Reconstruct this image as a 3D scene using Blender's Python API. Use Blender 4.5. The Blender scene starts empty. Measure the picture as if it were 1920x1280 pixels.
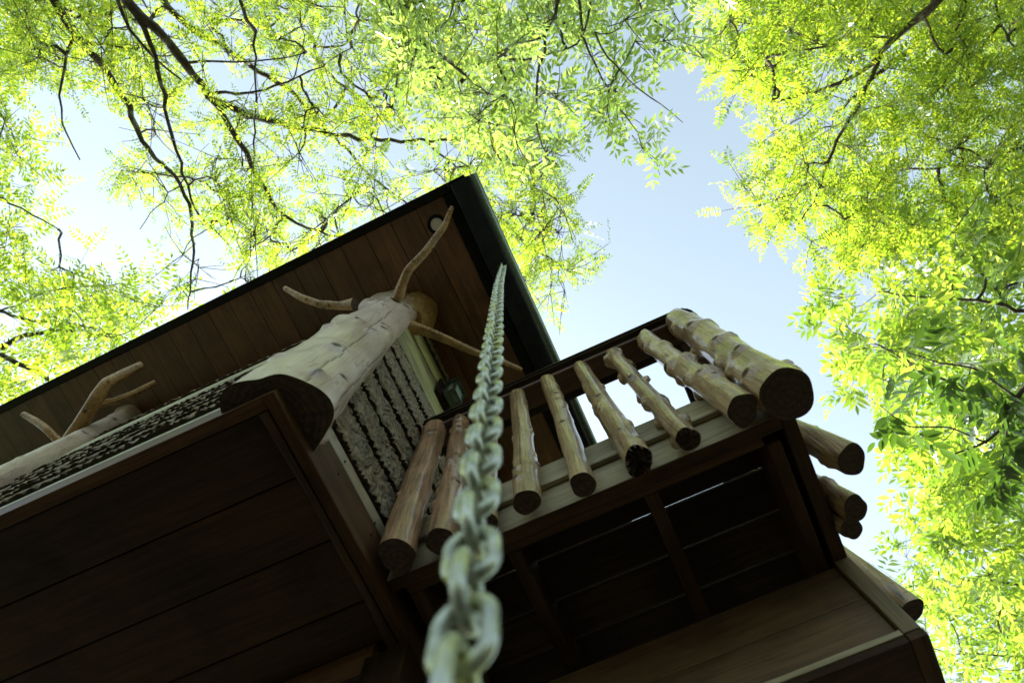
import bpy, bmesh, math, random
import numpy as np
from mathutils import Matrix, Vector

random.seed(7)
RNG = np.random.default_rng(11)
R = math.radians
SC = bpy.context.scene
COL = SC.collection
H = 1.5            # eye height: every z below is measured from the eye, the ground is at -H

# ------------------------------------------------------------------ camera
FPX = 1114.577     # focal length in photo pixels (1920 wide)
CM = np.array([[0.911214374606839, -0.4061720722870488, -0.06864846104546847],
               [0.41174457415584853, 0.8930293259749894, 0.18156274012548523],
               [-0.012440625510228186, -0.1937082100549689, 0.9809803057116968]])
cd = bpy.data.cameras.new("camera")
cam = bpy.data.objects.new("camera", cd)
COL.objects.link(cam)
cd.sensor_width = 36.0
cd.lens = FPX / 1920 * 36.0
cd.clip_start, cd.clip_end = 0.02, 2000
cd.dof.use_dof = True
cd.dof.focus_distance = 2.7
cd.dof.aperture_fstop = 3.5
cam.matrix_world = Matrix(((CM[0, 0], -CM[0, 1], -CM[0, 2], 0),
                           (CM[1, 0], -CM[1, 1], -CM[1, 2], 0),
                           (CM[2, 0], -CM[2, 1], -CM[2, 2], H),
                           (0, 0, 0, 1)))
SC.camera = cam

# ------------------------------------------------------------------ sky, sun, exposure
SUN = Vector((-0.95, 0.8, 1.0)).normalized()
w = bpy.data.worlds.new("World")
SC.world = w
w.use_nodes = True
wn = w.node_tree
sky = wn.nodes.new("ShaderNodeTexSky")
sky.sky_type = 'NISHITA'
sky.sun_disc = False
sky.sun_elevation = math.asin(SUN.z)
sky.sun_rotation = math.atan2(SUN.x, SUN.y)
sky.altitude = 0
sky.air_density = 1.0
sky.dust_density = 1.0
sky.ozone_density = 1.2
bg = wn.nodes["Background"]
bg.inputs["Strength"].default_value = 0.14
hs = wn.nodes.new("ShaderNodeHueSaturation")
hs.inputs["Saturation"].default_value = 0.55
hs.inputs["Hue"].default_value = 0.47
hs.inputs["Value"].default_value = 1.23
wn.links.new(sky.outputs[0], hs.inputs["Color"])
wn.links.new(hs.outputs[0], bg.inputs[0])
sd = bpy.data.lights.new("sun", 'SUN')
sd.energy = 5.0
sd.angle = R(0.55)
sd.color = (1.0, 0.95, 0.86)
so = bpy.data.objects.new("sun", sd)
so.rotation_euler = SUN.to_track_quat('Z', 'Y').to_euler()
COL.objects.link(so)
SC.view_settings.view_transform = 'Standard'
SC.view_settings.look = 'None'
SC.view_settings.exposure = 1.35
SC.view_settings.gamma = 1
SC.view_settings.use_curve_mapping = False
SC.render.engine = 'CYCLES'
SC.cycles.max_bounces = 10
SC.cycles.transmission_bounces = 8
SC.cycles.use_denoising = True


def ray(u, v):
    d = CM @ np.array([(u - 960) / FPX, (v - 640) / FPX, 1.0])
    return d / d[2]


def at(u, v, z):
    """the point at height z above the eye that the photograph shows at (u, v)"""
    p = ray(u, v) * z
    return np.array([p[0], p[1], z + H])


# ------------------------------------------------------------------ materials
def mat(name, rough=0.6, coat=0.0, metal=0.0, spec=0.5):
    m = bpy.data.materials.new(name)
    m.use_nodes = True
    b = m.node_tree.nodes["Principled BSDF"]
    b.inputs["Roughness"].default_value = rough
    b.inputs["Coat Weight"].default_value = coat
    b.inputs["Coat Roughness"].default_value = 0.14
    b.inputs["Metallic"].default_value = metal
    b.inputs["Specular IOR Level"].default_value = spec
    return m, m.node_tree, b


def node(nt, kind, **kw):
    n = nt.nodes.new(kind)
    for k, v in kw.items():
        if k in n.inputs:
            n.inputs[k].default_value = v
        else:
            setattr(n, k, v)
    return n


def ramp(nt, fac, stops):
    r = nt.nodes.new("ShaderNodeValToRGB")
    e = r.color_ramp.elements
    while len(e) < len(stops):
        e.new(0.5)
    for el, (p, c) in zip(e, stops):
        el.position = p
        el.color = (*c, 1)
    nt.links.new(fac, r.inputs[0])
    return r.outputs[0]


def mix(nt, fac, a, b, mode='MIX'):
    n = nt.nodes.new("ShaderNodeMix")
    n.data_type = 'RGBA'
    n.blend_type = mode
    for sock, val in ((n.inputs[0], fac), (n.inputs[6], a), (n.inputs[7], b)):
        if hasattr(val, 'is_linked'):
            nt.links.new(val, sock)
        elif isinstance(val, tuple):
            sock.default_value = (*val, 1)
        else:
            sock.default_value = val
    return n.outputs[2]


def coords(nt, scale, rnd=True):
    tc = nt.nodes.new("ShaderNodeTexCoord")
    mp = nt.nodes.new("ShaderNodeMapping")
    mp.inputs["Scale"].default_value = scale
    nt.links.new(tc.outputs["Object"], mp.inputs[0])
    if rnd:
        oi = nt.nodes.new("ShaderNodeObjectInfo")
        mu = nt.nodes.new("ShaderNodeMath")
        mu.operation = 'MULTIPLY'
        mu.inputs[1].default_value = 37.0
        nt.links.new(oi.outputs["Random"], mu.inputs[0])
        nt.links.new(mu.outputs[0], mp.inputs["Location"])
    return mp.outputs[0]


def bump(nt, b, height, strength, dist=0.004):
    n = nt.nodes.new("ShaderNodeBump")
    n.inputs["Strength"].default_value = strength
    n.inputs["Distance"].default_value = dist
    nt.links.new(height, n.inputs["Height"])
    nt.links.new(n.outputs[0], b.inputs["Normal"])


def matte_knots(nt, b, coat, rough):
    mp = nt.nodes.new("ShaderNodeMapRange")
    mp.inputs["To Min"].default_value = coat
    mp.inputs["To Max"].default_value = 0.0
    nt.links.new(attr(nt, "knot"), mp.inputs["Value"])
    nt.links.new(mp.outputs[0], b.inputs["Coat Weight"])
    mp = nt.nodes.new("ShaderNodeMapRange")
    mp.inputs["To Min"].default_value = rough
    mp.inputs["To Max"].default_value = 0.95
    nt.links.new(attr(nt, "knot"), mp.inputs["Value"])
    nt.links.new(mp.outputs[0], b.inputs["Roughness"])


def attr(nt, name):
    a = nt.nodes.new("ShaderNodeAttribute")
    a.attribute_name = name
    return a.outputs["Fac"]


def board_mat(name, dark, light, axis, rough=0.55, coat=0.0, grain=1.0, bumpy=0.35):
    m, nt, b = mat(name, rough, coat, 0.0, 0.5 if sum(light) > 0.3 else 0.15)
    s = [26.0, 26.0, 26.0]
    s[axis] = 1.6
    v = coords(nt, s)
    n1 = node(nt, "ShaderNodeTexNoise", Scale=1.3 * grain, Detail=8.0, Roughness=0.62, Distortion=0.7)
    nt.links.new(v, n1.inputs["Vector"])
    s2 = [150.0, 150.0, 150.0]
    s2[axis] = 4.0
    v2 = coords(nt, s2)
    n2 = node(nt, "ShaderNodeTexNoise", Scale=1.5, Detail=4.0, Roughness=0.7)
    nt.links.new(v2, n2.inputs["Vector"])
    c1 = ramp(nt, n1.outputs["Fac"], [(0.3, dark), (0.68, light)])
    c2 = ramp(nt, n2.outputs["Fac"], [(0.34, (0.5, 0.5, 0.5)), (0.52, (1, 1, 1))])
    c = mix(nt, 0.75, c1, c2, 'MULTIPLY')
    v3 = coords(nt, (2.6, 2.6, 2.6))
    n3 = node(nt, "ShaderNodeTexNoise", Scale=1.0, Detail=5.0, Roughness=0.6, Distortion=0.8)
    nt.links.new(v3, n3.inputs["Vector"])
    c = mix(nt, 0.8, c, ramp(nt, n3.outputs["Fac"], [(0.34, (0.55, 0.52, 0.5)), (0.5, (1, 1, 1)), (0.68, (1.25, 1.2, 1.12))]), 'MULTIPLY')
    oi = nt.nodes.new("ShaderNodeObjectInfo")
    tone = ramp(nt, oi.outputs["Random"], [(0.0, (0.72, 0.72, 0.72)), (1.0, (1.15, 1.1, 1.05))])
    c = mix(nt, 1.0, c, tone, 'MULTIPLY')
    nt.links.new(c, b.inputs["Base Color"])
    bump(nt, b, n2.outputs["Fac"], bumpy, 0.003)
    return m


def log_mat(name, dark, mid, light, rough=0.36, coat=0.65, blotch=0.6, checks=1.0, relief=0.012):
    """peeled log: long grain along z, blotches, knots (attribute knot) and drying cracks (attribute crack)"""
    m, nt, b = mat(name, rough, coat)
    v = coords(nt, (30, 30, 2.2))
    n1 = node(nt, "ShaderNodeTexNoise", Scale=1.6, Detail=9.0, Roughness=0.65, Distortion=1.2)
    nt.links.new(v, n1.inputs["Vector"])
    v2 = coords(nt, (9, 9, 4))
    n2 = node(nt, "ShaderNodeTexNoise", Scale=1.4, Detail=6.0, Roughness=0.6)
    nt.links.new(v2, n2.inputs["Vector"])
    v3 = coords(nt, (170, 170, 7))
    n3 = node(nt, "ShaderNodeTexNoise", Scale=1.0, Detail=5.0, Roughness=0.7)
    nt.links.new(v3, n3.inputs["Vector"])
    v4 = coords(nt, (60, 60, 90))
    n4 = node(nt, "ShaderNodeTexVoronoi", Scale=0.55)
    nt.links.new(v4, n4.inputs["Vector"])
    c = ramp(nt, n1.outputs["Fac"], [(0.28, dark), (0.48, mid), (0.7, light)])
    bl = ramp(nt, n2.outputs["Fac"], [(0.38, (0.36, 0.31, 0.26)), (0.54, (1, 1, 1))])
    c = mix(nt, blotch, c, bl, 'MULTIPLY')
    gr = ramp(nt, n3.outputs["Fac"], [(0.33, (0.45, 0.4, 0.36)), (0.5, (1, 1, 1))])
    c = mix(nt, 0.85, c, gr, 'MULTIPLY')
    sp = ramp(nt, n4.outputs["Distance"], [(0.1, (0.12, 0.08, 0.05)), (0.17, (1, 1, 1))])
    c = mix(nt, 0.55, c, sp, 'MULTIPLY')
    # drying checks along the grain and short scars across it
    v5 = coords(nt, (16, 16, 1.1))
    n5 = node(nt, "ShaderNodeTexNoise", Scale=1.0, Detail=2.5, Roughness=0.5, Distortion=0.4)
    nt.links.new(v5, n5.inputs["Vector"])
    chk = ramp(nt, n5.outputs["Fac"], [(0.492, (1, 1, 1)), (0.4985, (0.06, 0.045, 0.03)), (0.5015, (0.06, 0.045, 0.03)), (0.508, (1, 1, 1))])
    msk = ramp(nt, n2.outputs["Fac"], [(0.46, (0, 0, 0)), (0.58, (1, 1, 1))])
    mk = node(nt, "ShaderNodeMath", operation='MULTIPLY')
    nt.links.new(msk, mk.inputs[0])
    mk.inputs[1].default_value = checks
    c = mix(nt, mk.outputs[0], c, mix(nt, 1.0, c, chk, 'MULTIPLY'))
    v6 = coords(nt, (22, 22, 75))
    n6 = node(nt, "ShaderNodeTexVoronoi", Scale=0.8)
    nt.links.new(v6, n6.inputs["Vector"])
    sc6 = ramp(nt, n6.outputs["Distance"], [(0.07, (0.10, 0.07, 0.045)), (0.16, (1, 1, 1))])
    c = mix(nt, 0.8, c, sc6, 'MULTIPLY')
    c = mix(nt, attr(nt, "knot"), c, (0.040, 0.022, 0.012))
    c = mix(nt, attr(nt, "crack"), c, (0.018, 0.012, 0.008))
    nt.links.new(c, b.inputs["Base Color"])
    ad = nt.nodes.new("ShaderNodeMath")
    ad.operation = 'ADD'
    nt.links.new(n2.outputs["Fac"], ad.inputs[0])
    nt.links.new(n1.outputs["Fac"], ad.inputs[1])
    matte_knots(nt, b, coat, rough)
    bump(nt, b, ad.outputs[0], 0.6, relief)
    return m


def end_mat(name, dark, light):
    m, nt, b = mat(name, 0.75)
    v = coords(nt, (1, 1, 0.0), False)
    wv = node(nt, "ShaderNodeTexWave", Scale=17.0, Distortion=9.0, Detail=5.0)
    wv.wave_type = 'RINGS'
    wv.rings_direction = 'Z'
    nt.links.new(v, wv.inputs["Vector"])
    v2 = coords(nt, (60, 60, 60))
    n = node(nt, "ShaderNodeTexNoise", Scale=1.0, Detail=6.0)
    nt.links.new(v2, n.inputs["Vector"])
    c = ramp(nt, wv.outputs["Fac"], [(0.1, tuple(0.75 * p + 0.25 * q for p, q in zip(dark, light))), (0.9, light)])
    c2 = ramp(nt, n.outputs["Fac"], [(0.3, (0.45, 0.4, 0.38)), (0.65, (1, 1, 1))])
    nm = node(nt, "ShaderNodeVectorMath", operation='NORMALIZE')
    nt.links.new(v, nm.inputs[0])
    n5 = node(nt, "ShaderNodeTexNoise", Scale=3.2, Detail=3.0)
    nt.links.new(nm.outputs[0], n5.inputs["Vector"])
    c3 = ramp(nt, n5.outputs["Fac"], [(0.47, (1, 1, 1)), (0.492, (0.15, 0.12, 0.1)), (0.508, (0.15, 0.12, 0.1)), (0.53, (1, 1, 1))])
    c = mix(nt, 0.45, mix(nt, 0.8, c, c2, 'MULTIPLY'), c3, 'MULTIPLY')
    nt.links.new(c, b.inputs["Base Color"])
    bump(nt, b, n.outputs["Fac"], 0.4)
    return m


M = {}
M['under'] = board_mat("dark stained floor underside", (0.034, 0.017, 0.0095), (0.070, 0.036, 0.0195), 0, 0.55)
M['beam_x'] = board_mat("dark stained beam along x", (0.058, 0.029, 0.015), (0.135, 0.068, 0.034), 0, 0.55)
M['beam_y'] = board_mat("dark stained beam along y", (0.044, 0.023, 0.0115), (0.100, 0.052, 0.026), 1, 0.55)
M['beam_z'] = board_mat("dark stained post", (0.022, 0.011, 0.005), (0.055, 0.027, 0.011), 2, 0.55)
M['soffit'] = board_mat("brown stained soffit", (0.105, 0.046, 0.020), (0.215, 0.100, 0.044), 1, 0.5, 0.1, 0.8)
M['lower'] = board_mat("brown stained lower boards", (0.085, 0.050, 0.027), (0.17, 0.103, 0.056), 0, 0.6)
M['stile'] = board_mat("weathered brown corner board", (0.14, 0.10, 0.05), (0.30, 0.22, 0.115), 2, 0.6)
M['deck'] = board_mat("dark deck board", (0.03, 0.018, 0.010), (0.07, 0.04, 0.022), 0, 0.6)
M['grey_x'] = board_mat("weathered grey board", (0.20, 0.17, 0.105), (0.42, 0.37, 0.26), 0, 0.6, 0, 0.6)
M['grey_y'] = board_mat("weathered grey board along y", (0.22, 0.18, 0.12), (0.46, 0.39, 0.27), 1, 0.5, 0.2, 0.6)
M['green_x'] = board_mat("pale green trim along x", (0.36, 0.34, 0.20), (0.62, 0.60, 0.42), 0, 0.6)
M['green_y'] = board_mat("pale green trim along y", (0.28, 0.26, 0.09), (0.50, 0.48, 0.22), 1, 0.6)
M['rail'] = board_mat("brown rail board", (0.085, 0.048, 0.030), (0.17, 0.10, 0.065), 0, 0.5)
M['cap'] = board_mat("dark composite rail cap", (0.035, 0.026, 0.02), (0.06, 0.045, 0.036), 0, 0.4)
M['cap_y'] = board_mat("dark composite rail cap along y", (0.035, 0.026, 0.02), (0.06, 0.045, 0.036), 1, 0.4)
M['log'] = log_mat("peeled cedar log", (0.24, 0.130, 0.055), (0.47, 0.305, 0.145), (0.66, 0.48, 0.265))
M['log_red'] = log_mat("reddish peeled log", (0.20, 0.095, 0.042), (0.38, 0.20, 0.10), (0.54, 0.33, 0.18))
M['post'] = log_mat("pale weathered post", (0.45, 0.36, 0.28), (0.62, 0.54, 0.46), (0.74, 0.67, 0.60), 0.42, 0.25, 0.45, 0.25, 0.004)
m, nt, b = mat("smooth weathered post", 0.42, 0.25)
n = node(nt, "ShaderNodeTexNoise", Scale=1.0, Detail=5.0, Roughness=0.5, Distortion=0.6)
nt.links.new(coords(nt, (6, 6, 2.5)), n.inputs["Vector"])
n2 = node(nt, "ShaderNodeTexNoise", Scale=1.0, Detail=6.0, Roughness=0.6)
nt.links.new(coords(nt, (90, 90, 3.0)), n2.inputs["Vector"])
n3 = node(nt, "ShaderNodeTexNoise", Scale=1.0, Detail=2.0, Roughness=0.5, Distortion=0.3)
nt.links.new(coords(nt, (13, 13, 0.9)), n3.inputs["Vector"])
c = ramp(nt, n.outputs["Fac"], [(0.3, (0.40, 0.285, 0.21)), (0.5, (0.56, 0.44, 0.355)), (0.7, (0.66, 0.545, 0.455))])
c = mix(nt, 0.5, c, ramp(nt, n2.outputs["Fac"], [(0.32, (0.62, 0.57, 0.52)), (0.55, (1, 1, 1))]), 'MULTIPLY')
c = mix(nt, 0.6, c, ramp(nt, n3.outputs["Fac"], [(0.496, (1, 1, 1)), (0.499, (0.2, 0.15, 0.11)), (0.501, (0.2, 0.15, 0.11)), (0.504, (1, 1, 1))]), 'MULTIPLY')
c = mix(nt, attr(nt, "knot"), c, (0.045, 0.026, 0.015))
c = mix(nt, attr(nt, "crack"), c, (0.03, 0.02, 0.014))
nt.links.new(c, b.inputs["Base Color"])
bump(nt, b, n2.outputs["Fac"], 0.25, 0.002)
matte_knots(nt, b, 0.25, 0.42)
M['post_smooth'] = m
M['branch'] = log_mat("golden peeled branch", (0.26, 0.13, 0.04), (0.46, 0.26, 0.09), (0.60, 0.40, 0.18), 0.45, 0.2, 0.5)
M['end'] = end_mat("log end grain", (0.045, 0.025, 0.014), (0.085, 0.048, 0.027))

m, nt, b = mat("dark green metal", 0.27, 0.0, 0.75, 0.45)
n = node(nt, "ShaderNodeTexNoise", Scale=1.0, Detail=5.0)
nt.links.new(coords(nt, (14, 3, 14)), n.inputs["Vector"])
nt.links.new(ramp(nt, n.outputs["Fac"], [(0.3, (0.10, 0.125, 0.095)), (0.7, (0.16, 0.19, 0.145))]), b.inputs["Base Color"])
M['metal'] = m

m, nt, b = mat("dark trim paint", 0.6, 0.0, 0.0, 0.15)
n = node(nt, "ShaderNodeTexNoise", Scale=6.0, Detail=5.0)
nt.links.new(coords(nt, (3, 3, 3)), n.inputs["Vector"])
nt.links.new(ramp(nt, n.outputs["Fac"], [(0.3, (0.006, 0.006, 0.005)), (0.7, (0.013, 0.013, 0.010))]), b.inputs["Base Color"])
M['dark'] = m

m, nt, b = mat("galvanised chain with lichen", 0.27, 0.0, 0.55)
n = node(nt, "ShaderNodeTexNoise", Scale=1.0, Detail=6.0, Roughness=0.65)
nt.links.new(coords(nt, (70, 70, 70)), n.inputs["Vector"])
n2 = node(nt, "ShaderNodeTexNoise", Scale=1.0, Detail=4.0)
nt.links.new(coords(nt, (28, 28, 28)), n2.inputs["Vector"])
c = ramp(nt, n.outputs["Fac"], [(0.3, (0.22, 0.24, 0.21)), (0.7, (0.64, 0.68, 0.60))])
c = mix(nt, ramp(nt, n2.outputs["Fac"], [(0.5, (0, 0, 0)), (0.66, (0.8, 0.8, 0.8))]), c, (0.50, 0.51, 0.20))
nt.links.new(c, b.inputs["Base Color"])
bump(nt, b, n.outputs["Fac"], 0.3, 0.002)
M['chain'] = m

m, nt, b = mat("poplar bark", 0.85)
n = node(nt, "ShaderNodeTexNoise", Scale=1.0, Detail=8.0, Roughness=0.7)
nt.links.new(coords(nt, (70, 70, 40)), n.inputs["Vector"])
n2 = node(nt, "ShaderNodeTexNoise", Scale=1.0, Detail=4.0)
nt.links.new(coords(nt, (9, 9, 9)), n2.inputs["Vector"])
c = ramp(nt, n.outputs["Fac"], [(0.3, (0.10, 0.070, 0.040)), (0.52, (0.24, 0.180, 0.105)), (0.75, (0.40, 0.32, 0.20))])
c = mix(nt, ramp(nt, n2.outputs["Fac"], [(0.45, (0, 0, 0)), (0.7, (0.6, 0.6, 0.6))]), c, (0.20, 0.195, 0.155))
c = mix(nt, attr(nt, "furrow"), c, (0.034, 0.023, 0.014))
nt.links.new(c, b.inputs["Base Color"])
bump(nt, b, n.outputs["Fac"], 0.8, 0.006)
M['bark'] = m

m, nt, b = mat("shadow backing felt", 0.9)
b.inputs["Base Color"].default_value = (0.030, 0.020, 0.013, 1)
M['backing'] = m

m, nt, b = mat("frosted lamp glass", 0.35)
b.inputs["Base Color"].default_value = (0.72, 0.70, 0.66, 1)
M['white'] = m
m, nt, b = mat("rippled lantern glass", 0.25, 0.4)
n = node(nt, "ShaderNodeTexNoise", Scale=1.0, Detail=3.0)
nt.links.new(coords(nt, (120, 40, 120)), n.inputs["Vector"])
nt.links.new(ramp(nt, n.outputs["Fac"], [(0.35, (0.20, 0.28, 0.20)), (0.65, (0.42, 0.50, 0.40))]), b.inputs["Base Color"])
bump(nt, b, n.outputs["Fac"], 0.8, 0.004)
M['glass'] = m

m, nt, b = mat("tree bark", 0.9)
n = node(nt, "ShaderNodeTexNoise", Scale=1.0, Detail=8.0, Roughness=0.7)
nt.links.new(coords(nt, (16, 16, 9)), n.inputs["Vector"])
n2 = node(nt, "ShaderNodeTexNoise", Scale=1.0, Detail=5.0)
nt.links.new(coords(nt, (7, 7, 7)), n2.inputs["Vector"])
c = ramp(nt, n.outputs["Fac"], [(0.3, (0.03, 0.022, 0.016)), (0.7, (0.10, 0.078, 0.056))])
c = mix(nt, ramp(nt, n2.outputs["Fac"], [(0.52, (0, 0, 0)), (0.62, (0.7, 0.7, 0.7))]), c, (0.24, 0.24, 0.19))
nt.links.new(c, b.inputs["Base Color"])
bump(nt, b, n.outputs["Fac"], 0.7, 0.02)
M['treebark'] = m


def leaf_mat(name, dif, trans, trans2, gloss=0.10, share=0.62):
    m = bpy.data.materials.new(name)
    m.use_nodes = True
    nt = m.node_tree
    nt.nodes.clear()
    out = nt.nodes.new("ShaderNodeOutputMaterial")
    geo = nt.nodes.new("ShaderNodeNewGeometry")
    rnd = geo.outputs["Random Per Island"]
    n = node(nt, "ShaderNodeTexNoise", Scale=0.9, Detail=3.0)
    nt.links.new(coords(nt, (1, 1, 1), False), n.inputs["Vector"])
    ad = node(nt, "ShaderNodeMath", operation='ADD')
    nt.links.new(rnd, ad.inputs[0])
    nt.links.new(n.outputs["Fac"], ad.inputs[1])
    hf = node(nt, "ShaderNodeMath", operation='MULTIPLY')
    hf.inputs[1].default_value = 0.5
    nt.links.new(ad.outputs[0], hf.inputs[0])
    tc = ramp(nt, hf.outputs[0], [(0.18, tuple(0.6 * x for x in trans)), (0.42, trans), (0.70, trans2)])
    dc = ramp(nt, rnd, [(0.0, tuple(x * 0.75 for x in dif)), (1.0, tuple(x * 1.3 for x in dif))])
    d = nt.nodes.new("ShaderNodeBsdfDiffuse")
    nt.links.new(dc, d.inputs[0])
    t = nt.nodes.new("ShaderNodeBsdfTranslucent")
    nt.links.new(tc, t.inputs[0])
    g = nt.nodes.new("ShaderNodeBsdfGlossy")
    g.inputs[0].default_value = (0.9, 0.95, 0.9, 1)
    g.inputs["Roughness"].default_value = 0.32
    m1 = nt.nodes.new("ShaderNodeMixShader")
    m1.inputs[0].default_value = share
    nt.links.new(d.outputs[0], m1.inputs[1])
    nt.links.new(t.outputs[0], m1.inputs[2])
    m2 = nt.nodes.new("ShaderNodeMixShader")
    m2.inputs[0].default_value = gloss
    nt.links.new(m1.outputs[0], m2.inputs[1])
    nt.links.new(g.outputs[0], m2.inputs[2])
    nt.links.new(m2.outputs[0], out.inputs[0])
    return m


M['leaf_locust'] = leaf_mat("fine locust leaf", (0.085, 0.14, 0.02), (0.30, 0.48, 0.022), (0.66, 0.75, 0.05), 0.09, 0.70)
M['leaf_ash'] = leaf_mat("pale ash leaf", (0.09, 0.14, 0.04), (0.32, 0.50, 0.07), (0.60, 0.75, 0.15), 0.16, 0.70)
M['leaf_broad'] = leaf_mat("broad green leaf", (0.07, 0.13, 0.025), (0.27, 0.46, 0.025), (0.62, 0.75, 0.07), 0.15, 0.70)
M['leaf_dark'] = leaf_mat("deep green leaf", (0.045, 0.10, 0.02), (0.10, 0.20, 0.015), (0.20, 0.33, 0.03), 0.12)

m, nt, b = mat("forest floor", 0.95)
n = node(nt, "ShaderNodeTexNoise", Scale=0.6, Detail=8.0)
nt.links.new(coords(nt, (1, 1, 1), False), n.inputs["Vector"])
n2 = node(nt, "ShaderNodeTexNoise", Scale=30.0, Detail=6.0)
nt.links.new(coords(nt, (1, 1, 1), False), n2.inputs["Vector"])
c = ramp(nt, n.outputs["Fac"], [(0.35, (0.022, 0.034, 0.012)), (0.6, (0.05, 0.038, 0.022))])
c2 = ramp(nt, n2.outputs["Fac"], [(0.3, (0.5, 0.5, 0.5)), (0.7, (1.2, 1.2, 1.2))])
nt.links.new(mix(nt, 1.0, c, c2, 'MULTIPLY'), b.inputs["Base Color"])
bump(nt, b, n2.outputs["Fac"], 0.6, 0.05)
M['ground'] = m


# ------------------------------------------------------------------ building helpers
def link(name, me, parent=None):
    o = bpy.data.objects.new(name, me)
    COL.objects.link(o)
    if parent is not None:
        o.parent = parent
        o.matrix_parent_inverse = Matrix.Translation(-world_loc(parent))
    return o


def world_loc(o):
    v = Vector(o.location)
    if o.parent is not None:
        v = o.parent_loc + v if hasattr(o, 'parent_loc') else Vector(WL[o.name])
    return v


WL = {}


def put(name, me, parent=None, loc=(0, 0, 0)):
    """link a mesh whose origin stands at world position loc"""
    o = bpy.data.objects.new(name, me)
    COL.objects.link(o)
    WL[o.name] = Vector(loc)
    if parent is not None:
        o.parent = parent
        o.location = Vector(loc) - WL[parent.name]
    else:
        o.location = loc
    return o


def thing(name, label, cat, loc=(0, 0, 0), group=None):
    o = bpy.data.objects.new(name, None)
    o.empty_display_size = 0.2
    COL.objects.link(o)
    o.location = loc
    WL[o.name] = Vector(loc)
    o['label'] = label
    o['category'] = cat
    if group:
        o['group'] = group
    return o


def mesh_np(name, verts, faces, mats, smooth=False, midx=None):
    """numpy arrays to a mesh; faces is (n, k) or a list of such arrays"""
    me = bpy.data.meshes.new(name)
    if not isinstance(faces, list):
        faces = [faces]
    verts = np.asarray(verts, np.float32)
    me.vertices.add(len(verts))
    me.vertices.foreach_set("co", verts.ravel())
    loops = np.concatenate([f.ravel() for f in faces]).astype(np.int32)
    tot = np.concatenate([np.full(len(f), f.shape[1], np.int32) for f in faces])
    start = np.concatenate([[0], np.cumsum(tot)[:-1]]).astype(np.int32)
    me.loops.add(len(loops))
    me.loops.foreach_set("vertex_index", loops)
    me.polygons.add(len(tot))
    me.polygons.foreach_set("loop_start", start)
    me.polygons.foreach_set("loop_total", tot)
    if midx is not None:
        me.polygons.foreach_set("material_index", np.asarray(midx, np.int32))
    if smooth is not False:
        s = np.ones(len(tot), bool) if smooth is True else smooth
        me.polygons.foreach_set("use_smooth", s)
    me.update(calc_edges=True)
    for mm in (mats if isinstance(mats, (list, tuple)) else [mats]):
        me.materials.append(mm)
    return me


def fattr(me, name, vals):
    a = me.attributes.new(name, 'FLOAT', 'POINT')
    a.data.foreach_set("value", np.asarray(vals, np.float32))


def box_mesh(name, d, m, bev=0.003, shear=0.0):
    """a box of size d centred on its origin; shear tilts it along x (dz per dx)"""
    bm = bmesh.new()
    bmesh.ops.create_cube(bm, size=1.0)
    bmesh.ops.scale(bm, vec=d, verts=bm.verts)
    if bev:
        bmesh.ops.bevel(bm, geom=list(bm.edges), offset=min(bev, min(d) * 0.4), segments=2, affect='EDGES', profile=0.6)
    if shear:
        for v in bm.verts:
            v.co.z += v.co.x * shear
    me = bpy.data.meshes.new(name)
    bm.to_mesh(me)
    bm.free()
    me.materials.append(m)
    return me


def box(name, x0, x1, y0, y1, z0, z1, m, parent, bev=0.003, shear=0.0):
    me = box_mesh(name, (x1 - x0, y1 - y0, z1 - z0), m, bev, shear)
    return put(name, me, parent, ((x0 + x1) / 2, (y0 + y1) / 2, (z0 + z1) / 2 + H))


def vnoise(u, v, seed):
    """smooth 2-D value noise, vectorised"""
    def h(i, j):
        x = np.sin(i * 127.1 + j * 311.7 + seed * 74.7) * 43758.5453
        return x - np.floor(x)
    iu, iv = np.floor(u), np.floor(v)
    fu, fv = u - iu, v - iv
    fu, fv = fu * fu * (3 - 2 * fu), fv * fv * (3 - 2 * fv)
    a, b_, c_, d_ = h(iu, iv), h(iu + 1, iv), h(iu, iv + 1), h(iu + 1, iv + 1)
    return (a * (1 - fu) + b_ * fu) * (1 - fv) + (c_ * (1 - fu) + d_ * fu) * fv


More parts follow.
